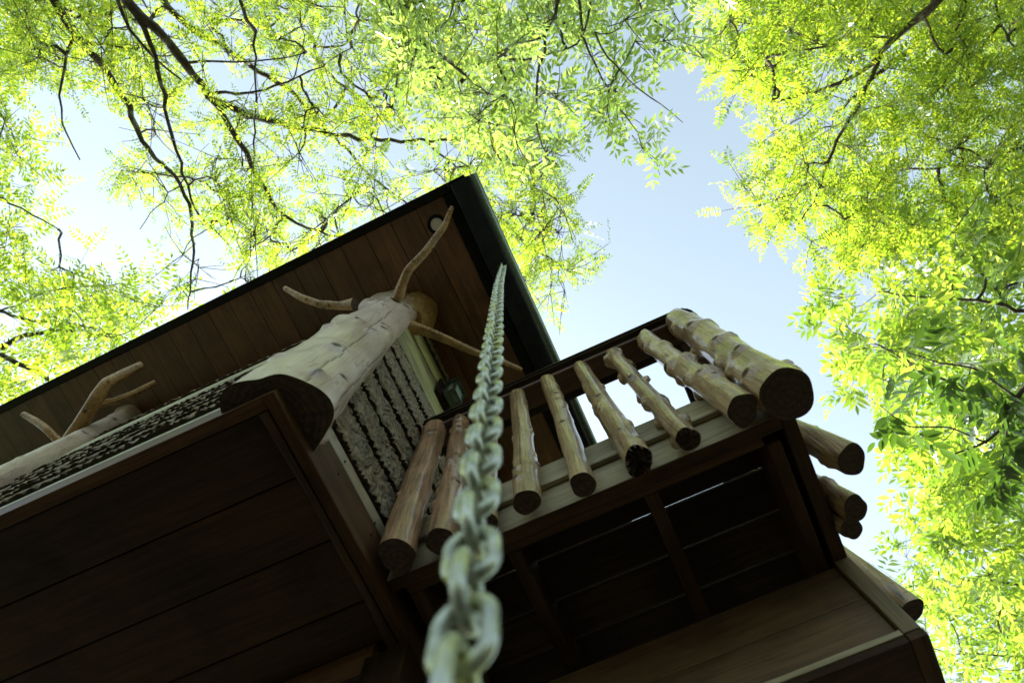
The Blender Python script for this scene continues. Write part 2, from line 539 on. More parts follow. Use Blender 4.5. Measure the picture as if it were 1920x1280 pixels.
def log_mesh(name, pts, radii, mats, seed=0, nang=36, step=0.012, lobes=0.05, knots=8, knot_h=0.006, knot_s=0.012,
             ragged=0.0, cracks=1, outline=None, extra_knots=(), wob=0.03, extra_cracks=()):
    """a peeled log along pts (world, relative to pts[0]); bottom end is pts[0]"""
    rg = np.random.default_rng(seed)
    P = np.array(pts, float)
    P = P - P[0]
    seg = np.linalg.norm(np.diff(P, axis=0), axis=1)
    L = seg.sum()
    cum = np.concatenate([[0], np.cumsum(seg)])
    ns = max(6, int(L / step))
    s = np.linspace(0, L, ns + 1)
    C = np.stack([np.interp(s, cum, P[:, k]) for k in range(3)], 1)
    if len(P) > 2:                                   # round the corners of the polyline
        for _ in range(max(2, ns // 12)):
            C[1:-1] = 0.25 * C[:-2] + 0.5 * C[1:-1] + 0.25 * C[2:]
    rr = np.interp(s, cum, radii)
    T = np.gradient(C, axis=0)
    T /= np.linalg.norm(T, axis=1)[:, None]
    ref = np.array([1.0, 0, 0]) if abs(T[:, 0]).mean() < 0.8 else np.array([0, 1.0, 0])
    A = ref - (T @ ref)[:, None] * T
    A /= np.linalg.norm(A, axis=1)[:, None]
    B = np.cross(T, A)
    ang = np.linspace(0, 2 * np.pi, nang, endpoint=False)
    S, G = np.meshgrid(s, ang, indexing='ij')
    rad = np.repeat(rr[:, None], nang, 1)
    f = 1.0 + lobes * np.sin(2 * G + rg.uniform(0, 6) + S * rg.uniform(-1, 1)) + 0.6 * lobes * np.sin(3 * G + rg.uniform(0, 6) + 1.5 * S)
    f += 0.4 * lobes * np.sin(5 * G + rg.uniform(0, 6) - 2.0 * S)
    f += wob * (vnoise(S * 7 + 3, np.cos(G) * 1.5 + 5, seed) - 0.5) * 2.4 + wob * (vnoise(S * 16 + np.cos(G), np.sin(G) * 2.0 + 9, seed + 3) - 0.5)
    if outline is not None:
        f *= outline(G, S)
    rad = rad * f
    knot = np.zeros_like(rad)
    ks = [(rg.uniform(0.04, 0.97) * L, rg.uniform(0, 2 * np.pi), knot_s * rg.uniform(0.6, 1.3), knot_h * rg.uniform(0.5, 1.5)) for _ in range(knots)]
    ks += [(t * L, a, sz, hh) for t, a, sz, hh in extra_knots]
    for s0, a0, sz, hh in ks:
        da = (G - a0 + np.pi) % (2 * np.pi) - np.pi
        d2 = ((S - s0) ** 2 + (da * rr[:, None]) ** 2) / (sz * sz)
        rad += 1.5 * hh * np.exp(-d2 * 0.45) - 1.0 * hh * np.exp(-d2 * 2.2)
        knot = np.maximum(knot, np.clip(1.5 - d2 * 1.6, 0, 1) * 0.95)
    crack = np.zeros_like(rad)
    for ck in range(cracks + len(extra_cracks)):
        a0 = rg.uniform(0, 2 * np.pi)
        s0, s1 = sorted(rg.uniform(0, L, 2))
        if ck >= cracks:
            a0, s0, s1 = extra_cracks[ck - cracks]
        if s1 - s0 < 0.3 * L:
            s1 = min(L, s0 + 0.4 * L)
        ai = int(a0 / (2 * np.pi) * nang)
        on = ((s > s0) & (s < s1)).astype(float)
        col = (ai + np.round(1.2 * (vnoise(s * 8, s * 0 + 1, seed) - 0.5) * 2).astype(int)) % nang
        crack[np.arange(ns + 1), col] = np.maximum(crack[np.arange(ns + 1), col], on)
        rad[np.arange(ns + 1), col] -= 0.018 * rr * on
    V = C[:, None, :] + rad[:, :, None] * (np.cos(G)[:, :, None] * A[:, None, :] + np.sin(G)[:, :, None] * B[:, None, :])
    verts = [V.reshape(-1, 3)]
    i = np.arange(ns)[:, None] * nang
    j = np.arange(nang)[None, :]
    j2 = (j + 1) % nang
    quads = np.stack([i + j, i + j2, i + nang + j2, i + nang + j], -1).reshape(-1, 4)
    n0 = (ns + 1) * nang
    kn, cr = [knot.ravel()], [crack.ravel()]
    capq, capt = [], []
    for end, ring0 in ((0, 0), (ns, ns * nang)):
        base = V[end]
        cen = base.mean(0)
        prev = np.arange(ring0, ring0 + nang)
        for q, k in enumerate((1.0, 0.94, 0.65, 0.33)):   # the saw-cut face has its own rim vertices
            rv = cen + (base - cen) * k
            if ragged and end == 0:
                rv = rv + T[0] * (rg.uniform(-1, 1, nang) * ragged * (1.6 if q < 2 else 1.0))[:, None]
                if q == 0:
                    rv = base + 0.0
            verts.append(rv)
            kn.append(np.zeros(nang))
            cr.append(np.zeros(nang))
            cur = np.arange(n0, n0 + nang)
            n0 += nang
            if q:
                a_, b_ = (prev, cur) if end else (cur, prev)
                capq.append(np.stack([a_, np.roll(a_, -1), np.roll(b_, -1), b_], 1))
            prev = cur
        verts.append(cen[None])
        kn.append(np.zeros(1))
        cr.append(np.zeros(1))
        t3 = np.stack([prev, np.roll(prev, -1), np.full(nang, n0)], 1)
        capt.append(t3 if end else t3[:, ::-1])
        n0 += 1
    capq = np.concatenate(capq)
    capt = np.concatenate(capt)
    mi = np.concatenate([np.zeros(len(quads)), np.ones(len(capq) + len(capt))])
    sm = mi == 0
    me = mesh_np(name, np.concatenate(verts), [quads, capq, capt], mats, sm, mi)
    fattr(me, "knot", np.concatenate(kn))
    fattr(me, "crack", 0.75 * np.concatenate(cr))
    return me


def log(name, pts, radii, parent, mats=None, label=None, **kw):
    P = [(p[0], p[1], p[2] + H) for p in pts]
    o = put(name, log_mesh(name, P, radii, mats or [M['log'], M['end']], **kw), parent, P[0])
    if label:
        o['label'] = label
    return o


# ------------------------------------------------------------------ ground
me = mesh_np("ground", [(-400, -400, 0), (400, -400, 0), (400, 400, 0), (-400, 400, 0)], np.array([[0, 1, 2, 3]]), M['ground'])
g = put("ground", me)
g['kind'] = 'structure'

# ------------------------------------------------------------------ the treehouse
F = 1.45           # underside of the cabin floor
XW, YW = -0.70, 0.136   # outer faces of the side and front walls
XL, YB = -6.0, 4.8      # far ends of the cabin; unseen back stretched so the house blocks the sun
SL = -0.22              # the soffit falls towards the gutter


def soff(x):
    return 3.5 + SL * (x + 0.2)


house = thing("treehouse", "dark stained wooden treehouse with log railed balcony seen from underneath", "treehouse", (-3.3, 1.3, 0))

# floor: sheathing, planks, edge beams
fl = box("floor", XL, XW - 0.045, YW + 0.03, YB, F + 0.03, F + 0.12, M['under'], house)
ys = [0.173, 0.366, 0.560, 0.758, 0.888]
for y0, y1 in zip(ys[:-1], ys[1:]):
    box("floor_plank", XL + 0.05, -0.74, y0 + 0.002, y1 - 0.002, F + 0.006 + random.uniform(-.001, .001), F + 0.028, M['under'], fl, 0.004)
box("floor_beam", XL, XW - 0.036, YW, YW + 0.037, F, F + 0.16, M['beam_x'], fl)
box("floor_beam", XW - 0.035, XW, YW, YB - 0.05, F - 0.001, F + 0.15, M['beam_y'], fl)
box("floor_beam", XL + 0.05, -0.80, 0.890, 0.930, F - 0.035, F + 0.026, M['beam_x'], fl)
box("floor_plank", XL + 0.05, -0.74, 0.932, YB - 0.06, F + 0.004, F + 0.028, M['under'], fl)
# a waney-edged board runs inside the side beam
nn = 60
yy = np.linspace(YW + 0.039, 0.94, nn)
edge = -0.748 - 0.016 * (vnoise(yy * 5, yy * 0, 4) * 2 - 1) - 0.012 * np.sin(yy * 6 + 1) - 0.012 * yy
top = np.stack([np.full(nn, XW - 0.036), yy, np.full(nn, F + 0.004 + H)], 1)
low = np.stack([edge, yy, np.full(nn, F - 0.004 + H)], 1)
bk = np.stack([edge - 0.008, yy, np.full(nn, F + 0.005 + H)], 1)
tp = np.stack([np.full(nn, XW - 0.036), yy, np.full(nn, F - 0.004 + H)], 1)
V = np.concatenate([tp, low, bk])
q = np.arange(nn - 1)
faces = np.concatenate([np.stack([q, q + 1, q + 1 + nn, q + nn], 1), np.stack([q + nn, q + 1 + nn, q + 1 + 2 * nn, q + 2 * nn], 1)])
put("floor_beam", mesh_np("floor_beam", V, faces, M['beam_y']), fl)

# supporting posts down to the ground
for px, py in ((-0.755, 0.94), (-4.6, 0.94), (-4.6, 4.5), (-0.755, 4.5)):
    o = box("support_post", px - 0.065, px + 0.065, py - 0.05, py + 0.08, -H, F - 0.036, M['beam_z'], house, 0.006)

# walls -------------------------------------------------------------
def bark_strip(parent, length, height, origin, along, seed, nl, nh):
    """one course of bark siding: rugged plate, ridges running up the wall"""
    u = np.linspace(0, length, nl)
    v = np.linspace(0, height, nh)
    U, W = np.meshgrid(u, v, indexing='ij')
    ph = 40 * U + 30 * W + 3.4 * (vnoise(U * 22, W * 20, seed) - 0.5) * 2 + 2.0 * (vnoise(U * 6, W * 5, seed + 30) - 0.5) * 4
    rid = np.abs(np.sin(ph * 1.55))
    ph2 = 95 * U - 22 * W + 7 * vnoise(U * 30 + 7, W * 40, seed + 5)
    rid2 = np.abs(np.sin(ph2 * 1.5))
    fine = vnoise(U * 90, W * 60, seed + 9)
    lap = 1 - W / height                                  # lapped like shingles: thick at the foot, thin at the top
    d = 0.002 + 0.005 * lap ** 0.8 + (0.014 * rid ** 0.9 + 0.005 * rid2 + 0.002 * fine + 0.004 * vnoise(U * 30, W * 55, seed + 2)) * (0.55 + 0.45 * lap)
    dz = ((vnoise(U * 22, W * 0, seed + 1) - 0.5) * 0.012 + (vnoise(U * 75, W * 0 + 3, seed + 8) - 0.5) * 0.010) * np.clip(lap * 2 - 1, 0, 1)
    zz = W + dz
    fur = np.clip(1.0 - (d - 0.002 - 0.005 * lap ** 0.8) / 0.015, 0, 1) ** 0.7
    # the underside of the lap goes back to the wall
    d = np.concatenate([d[:, :1] * 0, d[:, :1] * 0.93, d], 1)
    zz = np.concatenate([zz[:, :1] + 0.006, zz[:, :1] + 0.0005, zz], 1)
    fur = np.concatenate([fur[:, :1] * 0 + 0.9, fur[:, :1] * 0 + 0.8, fur], 1)  # lap underside coloured dark too: painted shade between the courses
    U = np.concatenate([U[:, :1], U[:, :1], U], 1)
    nh = nh + 2
    n = nl * nh
    out = np.zeros((n, 3))
    if along == 'y':
        out[:, 0] = d.ravel()
        out[:, 1] = U.ravel()
    else:
        out[:, 0] = -U.ravel()
        out[:, 1] = -d.ravel()
    out[:, 2] = zz.ravel()
    i = (np.arange(nl - 1)[:, None] * nh + np.arange(nh - 1)[None, :]).ravel()
    f = np.stack([i, i + nh, i + nh + 1, i + 1], 1)
    me = mesh_np("bark_strip", out, f, M['bark'])
    fattr(me, "furrow", fur.ravel())
    return put("bark_strip", me, parent, (origin[0], origin[1], origin[2] + H))


wall = box("wall", XW - 0.10, XW - 0.012, YW + 0.05, YB - 0.02, F + 0.17, 3.64, M['backing'], house, 0)
box("base_board", XW - 0.010, XW, YW + 0.03, YB - 0.03, F + 0.152, 1.66, M['grey_y'], wall)
for ny, nz in ((0.30, 1.61), (0.305, 1.55), (0.42, 1.62), (0.425, 1.545), (0.62, 1.60), (0.625, 1.54)):
    box("nail_head", XW + 0.0004, XW + 0.002, ny, ny + 0.006, nz, nz + 0.011, M['dark'], wall, 0.0006)
zb = np.linspace(1.665, 2.835, 7)
for k in range(6):
    bark_strip(wall, 2.6, 0.191, (XW - 0.010, YW + 0.06, zb[k] + 0.002), 'y', 20 + k, 820, 30)
zt = [2.845, 2.975, 3.09, 3.20, 3.31, 3.42]
for a_, b_ in zip(zt[:-1], zt[1:]):
    box("trim_board", XW - 0.010, XW + random.uniform(-.003, .004), YW + 0.03, YB - 0.03, a_ + 0.003, b_ - 0.004, M['green_y'], wall, 0.005)
bark_strip(wall, 2.6, 0.15, (XW - 0.010, YW + 0.06, 3.43), 'y', 44, 200, 10)

wallf = box("wall", XL, XW - 0.13, YW + 0.012, YW + 0.10, F + 0.17, 3.62, M['backing'], house, 0)
box("base_board", XL, XW - 0.09, YW - 0.001, YW + 0.010, F + 0.162, 1.66, M['green_x'], wallf)
for k in range(6):
    bark_strip(wallf, 5.1, 0.182, (XW - 0.1, YW + 0.010, zb[k] + 0.010), 'x', 60 + k, 500, 10)
for a_, b_ in zip(zt[:-1], zt[1:]):
    box("trim_board", XL, XW - 0.09, YW - 0.002 + random.uniform(-.003, .003), YW + 0.010, a_ + 0.003, b_ - 0.004, M['green_x'], wallf, 0.005)
bark_strip(wallf, 5.1, 0.16, (XW - 0.1, YW + 0.010, 3.43), 'x', 77, 300, 8)
# gable fill above and the plain far walls
me = mesh_np("gable", [(XL, YW + 0.02, 3.6 + H), (XW - .13, YW + 0.02, 3.6 + H), (XW - .13, YW + 0.02, soff(XW - .13) + H), (XL, YW + 0.02, soff(XL) + H),
                       (XL, YW + 0.1, 3.6 + H), (XW - .13, YW + 0.1, 3.6 + H), (XW - .13, YW + 0.1, soff(XW - .13) + H), (XL, YW + 0.1, soff(XL) + H)],
             np.array([[0, 1, 2, 3], [5, 4, 7, 6], [1, 5, 6, 2], [4, 0, 3, 7]]), M['under'])
put("gable", me, house)
box("wall", XL, XW - 0.2, YB - 0.1, YB, F + 0.13, 4.6, M['under'], house)
box("wall", XL - 0.1, XL - 0.003, YW + 0.02, YB, F + 0.1, 4.7, M['under'], house)

# roof --------------------------------------------------------------
roof = box("roof", -6.3, -0.10, -0.355, 5.1, 3.5 + SL * (-3.0) + 0.10, 3.5 + SL * (-3.0) + 0.24, M['dark'], house, 0.004, SL)  # runs back beyond view to keep the sun off the balcony
PWID = 0.176
pm = box_mesh("soffit_board", (PWID - 0.003, 5.26, 0.016), M['soffit'], 0.003, SL)
x = -0.258 - PWID / 2
while x > -6.1:
    put("soffit_board", pm, roof, (x, 2.34, soff(x) + 0.010 + H))
    x -= PWID
box("soffit_backing", -6.25, -0.21, -0.28, 5.05, soff(-3.23) + 0.024, soff(-3.23) + 0.06, M['backing'], roof, 0, SL)
# dark band at the front edge, flashing strip and gutter at the low edge
box("fascia", -6.3, -0.205, -0.343, -0.291, soff(-3.2525) - 0.012, soff(-3.2525) + 0.13, M['dark'], roof, 0.004, SL)
box("flashing", -0.256, -0.196, -0.286, 5.05, soff(-0.226) - 0.010, soff(-0.226) + 0.08, M['dark'], roof, 0.003)
GZ = 3.45
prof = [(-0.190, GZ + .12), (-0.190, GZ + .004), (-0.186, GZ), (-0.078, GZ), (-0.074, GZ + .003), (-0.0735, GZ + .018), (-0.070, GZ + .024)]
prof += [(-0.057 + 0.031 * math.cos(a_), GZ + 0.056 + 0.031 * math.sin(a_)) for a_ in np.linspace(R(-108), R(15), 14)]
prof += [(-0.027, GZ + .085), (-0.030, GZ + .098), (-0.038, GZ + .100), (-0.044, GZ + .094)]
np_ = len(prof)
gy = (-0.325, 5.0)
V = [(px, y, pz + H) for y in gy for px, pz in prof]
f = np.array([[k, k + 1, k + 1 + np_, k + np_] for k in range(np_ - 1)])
me = mesh_np("gutter", V, f, [M['metal'], M['dark']], True, [1 if k < 6 else 0 for k in range(np_ - 1)])  # underside faces painted dark, standing in for the dark reflection there
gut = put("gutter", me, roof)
sol = gut.modifiers.new("sheet", 'SOLIDIFY')
sol.thickness = 0.0015
sol.offset = 1
bm = bmesh.new()                              # the closed end of the gutter
vs = [bm.verts.new((px, -0.327, pz + H)) for px, pz in prof[:-2]]
bm.faces.new(vs)
bmesh.ops.solidify(bm, geom=list(bm.faces), thickness=0.003)
me = bpy.data.meshes.new("gutter_end")
bm.to_mesh(me)
bm.free()
me.materials.append(M['metal'])
put("gutter_end", me, roof)
# outlet collar round the chain
SPX, SPY = -0.108, 0.214
bm = bmesh.new()
bmesh.ops.create_cone(bm, cap_ends=False, segments=28, radius1=0.030, radius2=0.024, depth=0.03)
bmesh.ops.solidify(bm, geom=list(bm.faces), thickness=0.004)
me = bpy.data.meshes.new("outlet")
bm.to_mesh(me)
bm.free()
me.materials.append(M['metal'])
put("outlet", me, roof, (SPX, SPY, GZ - 0.012 + H))

# corner post with branches -----------------------------------------
def post_outline(G, S):
    lob = 1 + 0.10 * np.sin(2 * G + 0.3) + 0.07 * np.sin(3 * G + 1.9) + 0.05 * np.sin(5 * G + 0.4)
    fl_ = 0.16 * np.clip((S - 1.72) / 0.3, 0, 1) ** 1.5 + 0.05 * np.exp(-((S - 0.0) / 0.3) ** 2)
    return lob * (1 + fl_) + 0.05 * np.sin(4 * G + S * 3) * np.clip((S - 1.3) / 0.6, 0, 1)


post = log("corner_post", [(-0.742, 0.204, F + 0.03), (-0.760, 0.200, 2.3), (-0.792, 0.200, 3.0), (-0.810, 0.202, 3.62)], [0.122, 0.120, 0.116, 0.124], house,
           [M['post_smooth'], M['end']], "pale thick log post at the cabin corner with three stub branches", seed=5, nang=130, step=0.012, lobes=0.0,
           knots=30, knot_h=0.013, knot_s=0.015, cracks=0, outline=post_outline, wob=0.035, extra_cracks=((5.85, 0.0, 1.45), (0.35, 0.0, 0.6)),
           extra_knots=((0.2, 5.6, 0.022, 0.016), (0.45, 5.2, 0.015, 0.012), (0.75, 5.0, 0.02, 0.018), (0.82, 4.5, 0.02, 0.022), (0.85, 5.6, 0.018, 0.02),
                        (0.55, 4.0, 0.03, 0.026), (0.86, 4.0, 0.03, 0.035), (0.80, 6.1, 0.02, 0.018)))


def branch(pxz, radii, parent, seed, name="branch", **kw):
    pts = [at(u, v, z) - np.array([0, 0, H]) for u, v, z in pxz]
    return log(name, pts, radii, parent, [M['branch'], M['end']], seed=seed, nang=20, step=0.01, lobes=0.06, knots=6, knot_h=0.003, knot_s=0.011, cracks=1, **kw)


branch([(745, 560, 3.25), (755, 530, 3.25), (764, 508, 3.26), (800, 470, 3.32), (833, 425, 3.40), (848, 388, 3.46)], [0.038, 0.026, 0.026, 0.024, 0.021, 0.013], post, 1)
branch([(665, 570, 3.15), (640, 573, 3.18), (600, 570, 3.22), (565, 558, 3.28), (534, 540, 3.36)], [0.034, 0.023, 0.020, 0.019, 0.013], post, 2)
branch([(762, 612, 3.2), (800, 620, 3.2), (850, 642, 3.22), (890, 660, 3.25), (930, 672, 3.3), (977, 692, 3.38)], [0.042, 0.028, 0.024, 0.021, 0.018, 0.012], post, 3)
pb_ = at(783, 588, 3.52)
log("burl", [(pb_[0] - 0.02, pb_[1], 3.36), (pb_[0] - 0.005, pb_[1], 3.46), (pb_[0], pb_[1], 3.60)], [0.070, 0.112, 0.120], post, [M['branch'], M['branch']],
    seed=77, nang=48, step=0.012, lobes=0.06, knots=4, knot_h=0.006, cracks=0, wob=0.06)
# second post further along the front wall
post2 = log("wall_post", [(-2.52, 0.088, 1.6), (-2.63, 0.098, 2.6), (-2.80, 0.112, 3.3), (-2.96, 0.136, 3.95), (-3.0, 0.14, 4.08)], [0.060, 0.056, 0.058, 0.075, 0.10], house,
            [M['post_smooth'], M['end']], "weathered log post further along the front wall", seed=9, nang=48, step=0.02, knots=12, knot_h=0.012, knot_s=0.018, lobes=0.07, cracks=1)
b1 = branch([(112, 852, 3.5), (150, 795, 3.52), (182, 745, 3.55), (200, 718, 3.6), (235, 700, 3.7), (266, 684, 3.8)], [0.044, 0.040, 0.038, 0.034, 0.030, 0.024], post2, 4)
branch([(180, 757, 3.56), (215, 752, 3.6), (250, 738, 3.66), (292, 716, 3.75)], [0.026, 0.024, 0.023, 0.018], post2, 5)
branch([(120, 836, 3.7), (90, 806, 3.74), (68, 790, 3.8), (44, 776, 3.86)], [0.026, 0.025, 0.023, 0.018], post2, 6)

# balcony -----------------------------------------------------------
DZ = 1.49          # underside of the joists
XR = 0.492         # right edge of the deck
YF = 0.7465        # front face of the deck rim
YD = 1.222         # the lower wall under the deck
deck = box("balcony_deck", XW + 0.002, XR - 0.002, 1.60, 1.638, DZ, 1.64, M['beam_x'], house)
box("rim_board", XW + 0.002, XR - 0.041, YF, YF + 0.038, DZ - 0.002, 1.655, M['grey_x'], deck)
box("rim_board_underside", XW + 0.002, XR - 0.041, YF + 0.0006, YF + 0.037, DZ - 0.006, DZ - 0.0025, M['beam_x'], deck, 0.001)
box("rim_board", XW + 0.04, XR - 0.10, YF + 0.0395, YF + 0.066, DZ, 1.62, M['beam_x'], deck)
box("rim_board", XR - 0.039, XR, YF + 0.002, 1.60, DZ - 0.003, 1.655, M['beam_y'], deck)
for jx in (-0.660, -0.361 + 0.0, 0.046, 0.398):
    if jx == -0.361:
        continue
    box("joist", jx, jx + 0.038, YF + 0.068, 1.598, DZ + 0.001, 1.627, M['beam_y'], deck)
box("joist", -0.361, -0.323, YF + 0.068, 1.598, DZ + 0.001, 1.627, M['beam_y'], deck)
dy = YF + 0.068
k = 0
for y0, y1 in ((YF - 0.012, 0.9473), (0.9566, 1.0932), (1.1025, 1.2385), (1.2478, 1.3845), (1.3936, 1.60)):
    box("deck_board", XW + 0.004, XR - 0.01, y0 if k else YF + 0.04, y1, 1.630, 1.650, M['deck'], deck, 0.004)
    k += 1
# lower wall below the deck
lw = box("lower_wall", XW + 0.02, XR - 0.042, YD + 0.012, YD + 0.05, 1.20, DZ - 0.004, M['backing'], house)
box("wall_board", XW + 0.02, XR - 0.045, YD + 0.002, YD + 0.011, 1.345, DZ - 0.006, M['lower'], lw, 0.003)
box("wall_board", XW + 0.02, XR - 0.045, YD, YD + 0.011, 1.212, 1.342, M['lower'], lw, 0.003)
box("corner_board", XR - 0.040, XR + 0.001, YD - 0.012, YD + 0.05, 1.193, DZ - 0.005, M['stile'], lw)
box("bottom_trim", XW + 0.02, XR - 0.041, YD - 0.010, YD + 0.03, 1.192, 1.209, M['grey_x'], lw)
box("bottom_board", XW + 0.02, XR - 0.041, YD - 0.008, 1.60, 1.170, 1.190, M['under'], lw)
box("bottom_edge", XR - 0.040, XR + 0.002, YD - 0.011, 1.60, 1.168, 1.191, M['beam_y'], lw)
box("end_wall", XR - 0.036, XR - 0.003, YD + 0.052, 1.60, 1.193, DZ - 0.006, M['beam_y'], lw)

# railing: board, cap, kick board, log balusters ---------------------
RZ = 2.47
rail = box("railing", XW + 0.012, 0.53, 0.664, 0.764, RZ, RZ + 0.036, M['rail'], house)


def cap_mesh():
    """rounded composite profile swept along x with a clipped outer corner"""
    bm = bmesh.new()
    out = [(XW + 0.008, 0.632), (0.535, 0.632), (0.560, 0.640), (0.590, 0.668), (0.600, 0.695), (0.600, 0.812), (XW + 0.008, 0.812)]
    vs = [bm.verts.new((x_, y_, RZ + 0.0385 + H)) for x_, y_ in out]
    f_ = bm.faces.new(vs)
    r_ = bmesh.ops.extrude_face_region(bm, geom=[f_])
    bmesh.ops.translate(bm, vec=(0, 0, 0.030), verts=[e for e in r_['geom'] if isinstance(e, bmesh.types.BMVert)])
    bmesh.ops.recalc_face_normals(bm, faces=bm.faces)
    bmesh.ops.bevel(bm, geom=list(bm.edges), offset=0.010, segments=3, affect='EDGES')
    me_ = bpy.data.meshes.new("rail_cap")
    bm.to_mesh(me_)
    bm.free()
    me_.materials.append(M['cap'])
    return me_


put("rail_cap", cap_mesh(), rail)
box("rail_board", 0.455, 0.555, 0.768, 1.60, RZ + 0.001, RZ + 0.036, M['rail'], rail)
box("rail_cap", 0.43, 0.60, 0.8125, 1.62, RZ + 0.0387, RZ + 0.0684, M['cap_y'], rail, 0.01)
box("kick_board", XW + 0.012, XR - 0.075, 0.729, YF - 0.002, 1.626, 1.758, M['grey_x'], rail)
box("kick_board", XR - 0.016, XR, 0.80, 1.58, 1.66, 1.758, M['grey_y'], rail)
box("newel", 0.425, 0.468, 0.772, 0.815, 1.658, RZ - 0.002, M['beam_z'], rail)

bal = [  # top x, bottom x, top y, bottom y, bottom z, r_top, r_bottom, dict
    (-0.632, -0.622, 0.674, 0.674, 1.455, 0.046, 0.050, dict(mats=[M['log_red'], M['end']], knots=16, knot_h=0.007, lobes=0.08)),
    (-0.520, -0.500, 0.690, 0.690, 1.462, 0.036, 0.040, dict(mats=[M['log_red'], M['end']], knots=22, knot_h=0.007, knot_s=0.011)),
    (-0.378, -0.368, 0.690, 0.690, 1.462, 0.026, 0.030, dict(knots=8)),
    (-0.2485, -0.2440, 0.682, 0.682, 1.462, 0.032, 0.036, dict(knots=18, knot_h=0.005, knot_s=0.011)),
    (-0.1050, -0.0880, 0.680, 0.692, 1.448, 0.033, 0.034, dict(knots=18, knot_h=0.004, knot_s=0.011)),
    (0.0490, 0.0690, 0.686, 0.690, 1.448, 0.034, 0.040, dict(knots=24, knot_h=0.006, knot_s=0.011, ragged=0.012, lobes=0.09)),
    (0.1970, 0.2060, 0.688, 0.690, 1.450, 0.031, 0.032, dict(knots=22, knot_h=0.018, knot_s=0.010, lobes=0.07, ragged=0.004)),
    (0.3450, 0.3620, 0.678, 0.676, 1.450, 0.035, 0.042, dict(knots=20, knot_h=0.015, knot_s=0.015, lobes=0.09)),
]
for i, (xt, xb, yt, yb, zb_, rt, rb, kw) in enumerate(bal):
    mid = ((xt + xb) / 2 + random.uniform(-.008, .008), (yt + yb) / 2 + random.uniform(-.004, .004), (zb_ + RZ) / 2)
    log("baluster", [(xb, yb, zb_), mid, (xt, yt, RZ - 0.002)], [rb, (rt + rb) / 2, rt], rail, seed=100 + i, **{**dict(step=0.0075, nang=52, cracks=2, wob=0.05), **kw})
log("corner_log", [(0.476, 0.676, 1.436), (0.498, 0.678, 2.0), (0.506, 0.676, RZ + 0.03)], [0.065, 0.060, 0.053], rail, label="thickest pale log at the outer corner of the railing",
    seed=31, nang=80, step=0.009, lobes=0.05, knots=26, knot_h=0.012, knot_s=0.014, cracks=3, wob=0.07)
for i, (bx, by, bz, r_) in enumerate(((0.572, 0.915, 1.44, 0.040), (0.545, 1.064, 1.46, 0.036), (0.522, 1.125, 1.47, 0.031), (0.580, 1.385, 1.42, 0.034))):
    log("baluster", [(bx, by, bz), (bx - 0.035, by + 0.01, 1.75), (0.515 + 0.2 * r_, by + 0.01, RZ - 0.002)], [r_, r_ * 0.92, r_ * 0.85], rail, seed=140 + i, step=0.012, nang=36,
        knots=10, knot_h=0.014, knot_s=0.014, lobes=0.08, cracks=1)

# ------------------------------------------------------------------ chain hanging from the gutter
CX, CY = -0.124, 0.2125
PITCH, WIRE = 0.0450, 0.0061
chain = thing("rain_chain", "long grey-green oval-link chain hanging from the gutter outlet", "chain", (CX, CY, 0.12 + H))
nl, nw = 40, 12
half, rad_ = (PITCH + WIRE * 2 - 2 * 0.0178) / 2, 0.0178
tt = np.linspace(0, 1, nl, endpoint=False)
per = 4 * half + 2 * np.pi * rad_
cen_, nor_ = [], []
for t in tt:
    d = t * per
    if d < 2 * half:
        cen_.append((rad_, -half + d)); nor_.append((1, 0))
    elif d < 2 * half + np.pi * rad_:
        a = (d - 2 * half) / rad_
        cen_.append((rad_ * math.cos(a), half + rad_ * math.sin(a))); nor_.append((math.cos(a), math.sin(a)))
    elif d < 4 * half + np.pi * rad_:
        cen_.append((-rad_, half - (d - 2 * half - np.pi * rad_))); nor_.append((-1, 0))
    else:
        a = np.pi + (d - 4 * half - np.pi * rad_) / rad_
        cen_.append((rad_ * math.cos(a), -half + rad_ * math.sin(a))); nor_.append((math.cos(a), math.sin(a)))
V = []
for (cx_, cz_), (nx_, nz_) in zip(cen_, nor_):
    for a in np.linspace(0, 2 * np.pi, nw, endpoint=False):
        V.append((cx_ + WIRE * math.cos(a) * nx_, WIRE * math.sin(a), cz_ + WIRE * math.cos(a) * nz_))
f = np.array([[i * nw + j, ((i + 1) % nl) * nw + j, ((i + 1) % nl) * nw + (j + 1) % nw, i * nw + (j + 1) % nw] for i in range(nl) for j in range(nw)])
lm = mesh_np("link", V, f, M['chain'], True)
z = 0.14
k = 0
while z < GZ + 0.02:
    t = max(0.0, (z - 2.4) / (GZ - 2.4))
    o = put("link", lm, chain, (CX + (SPX - CX) * t, CY + (SPY - CY) * t, z + H))
    o.rotation_euler = (random.uniform(-.04, .04), random.uniform(-.04, .04), R(3 + 90 * (k % 2)) + random.uniform(-.08, .08))
    z += PITCH
    k += 1

# ------------------------------------------------------------------ soffit downlight and wall lantern
p = at(819, 421, soff(-0.36) - 0.001)
sl = thing("soffit_light", "round recessed light with black ring in the brown soffit", "light", p)
bm = bmesh.new()
prof2 = [(0.056, 0.004), (0.058, -0.002), (0.055, -0.006), (0.044, -0.007), (0.039, -0.002), (0.037, 0.004)]
ring = [[bm.verts.new((r_ * math.cos(a), r_ * math.sin(a), z_)) for a in np.linspace(0, 2 * np.pi, 48, endpoint=False)] for r_, z_ in prof2]
for a_, b_ in zip(ring[:-1], ring[1:]):
    for j in range(48):
        bm.faces.new((a_[j], b_[j], b_[(j + 1) % 48], a_[(j + 1) % 48]))
bmesh.ops.recalc_face_normals(bm, faces=bm.faces)
me = bpy.data.meshes.new("ring")
bm.to_mesh(me); bm.free()
me.materials.append(M['dark'])
o = put("ring", me, sl, p)
bm = bmesh.new()
bmesh.ops.create_uvsphere(bm, u_segments=32, v_segments=16, radius=0.040)
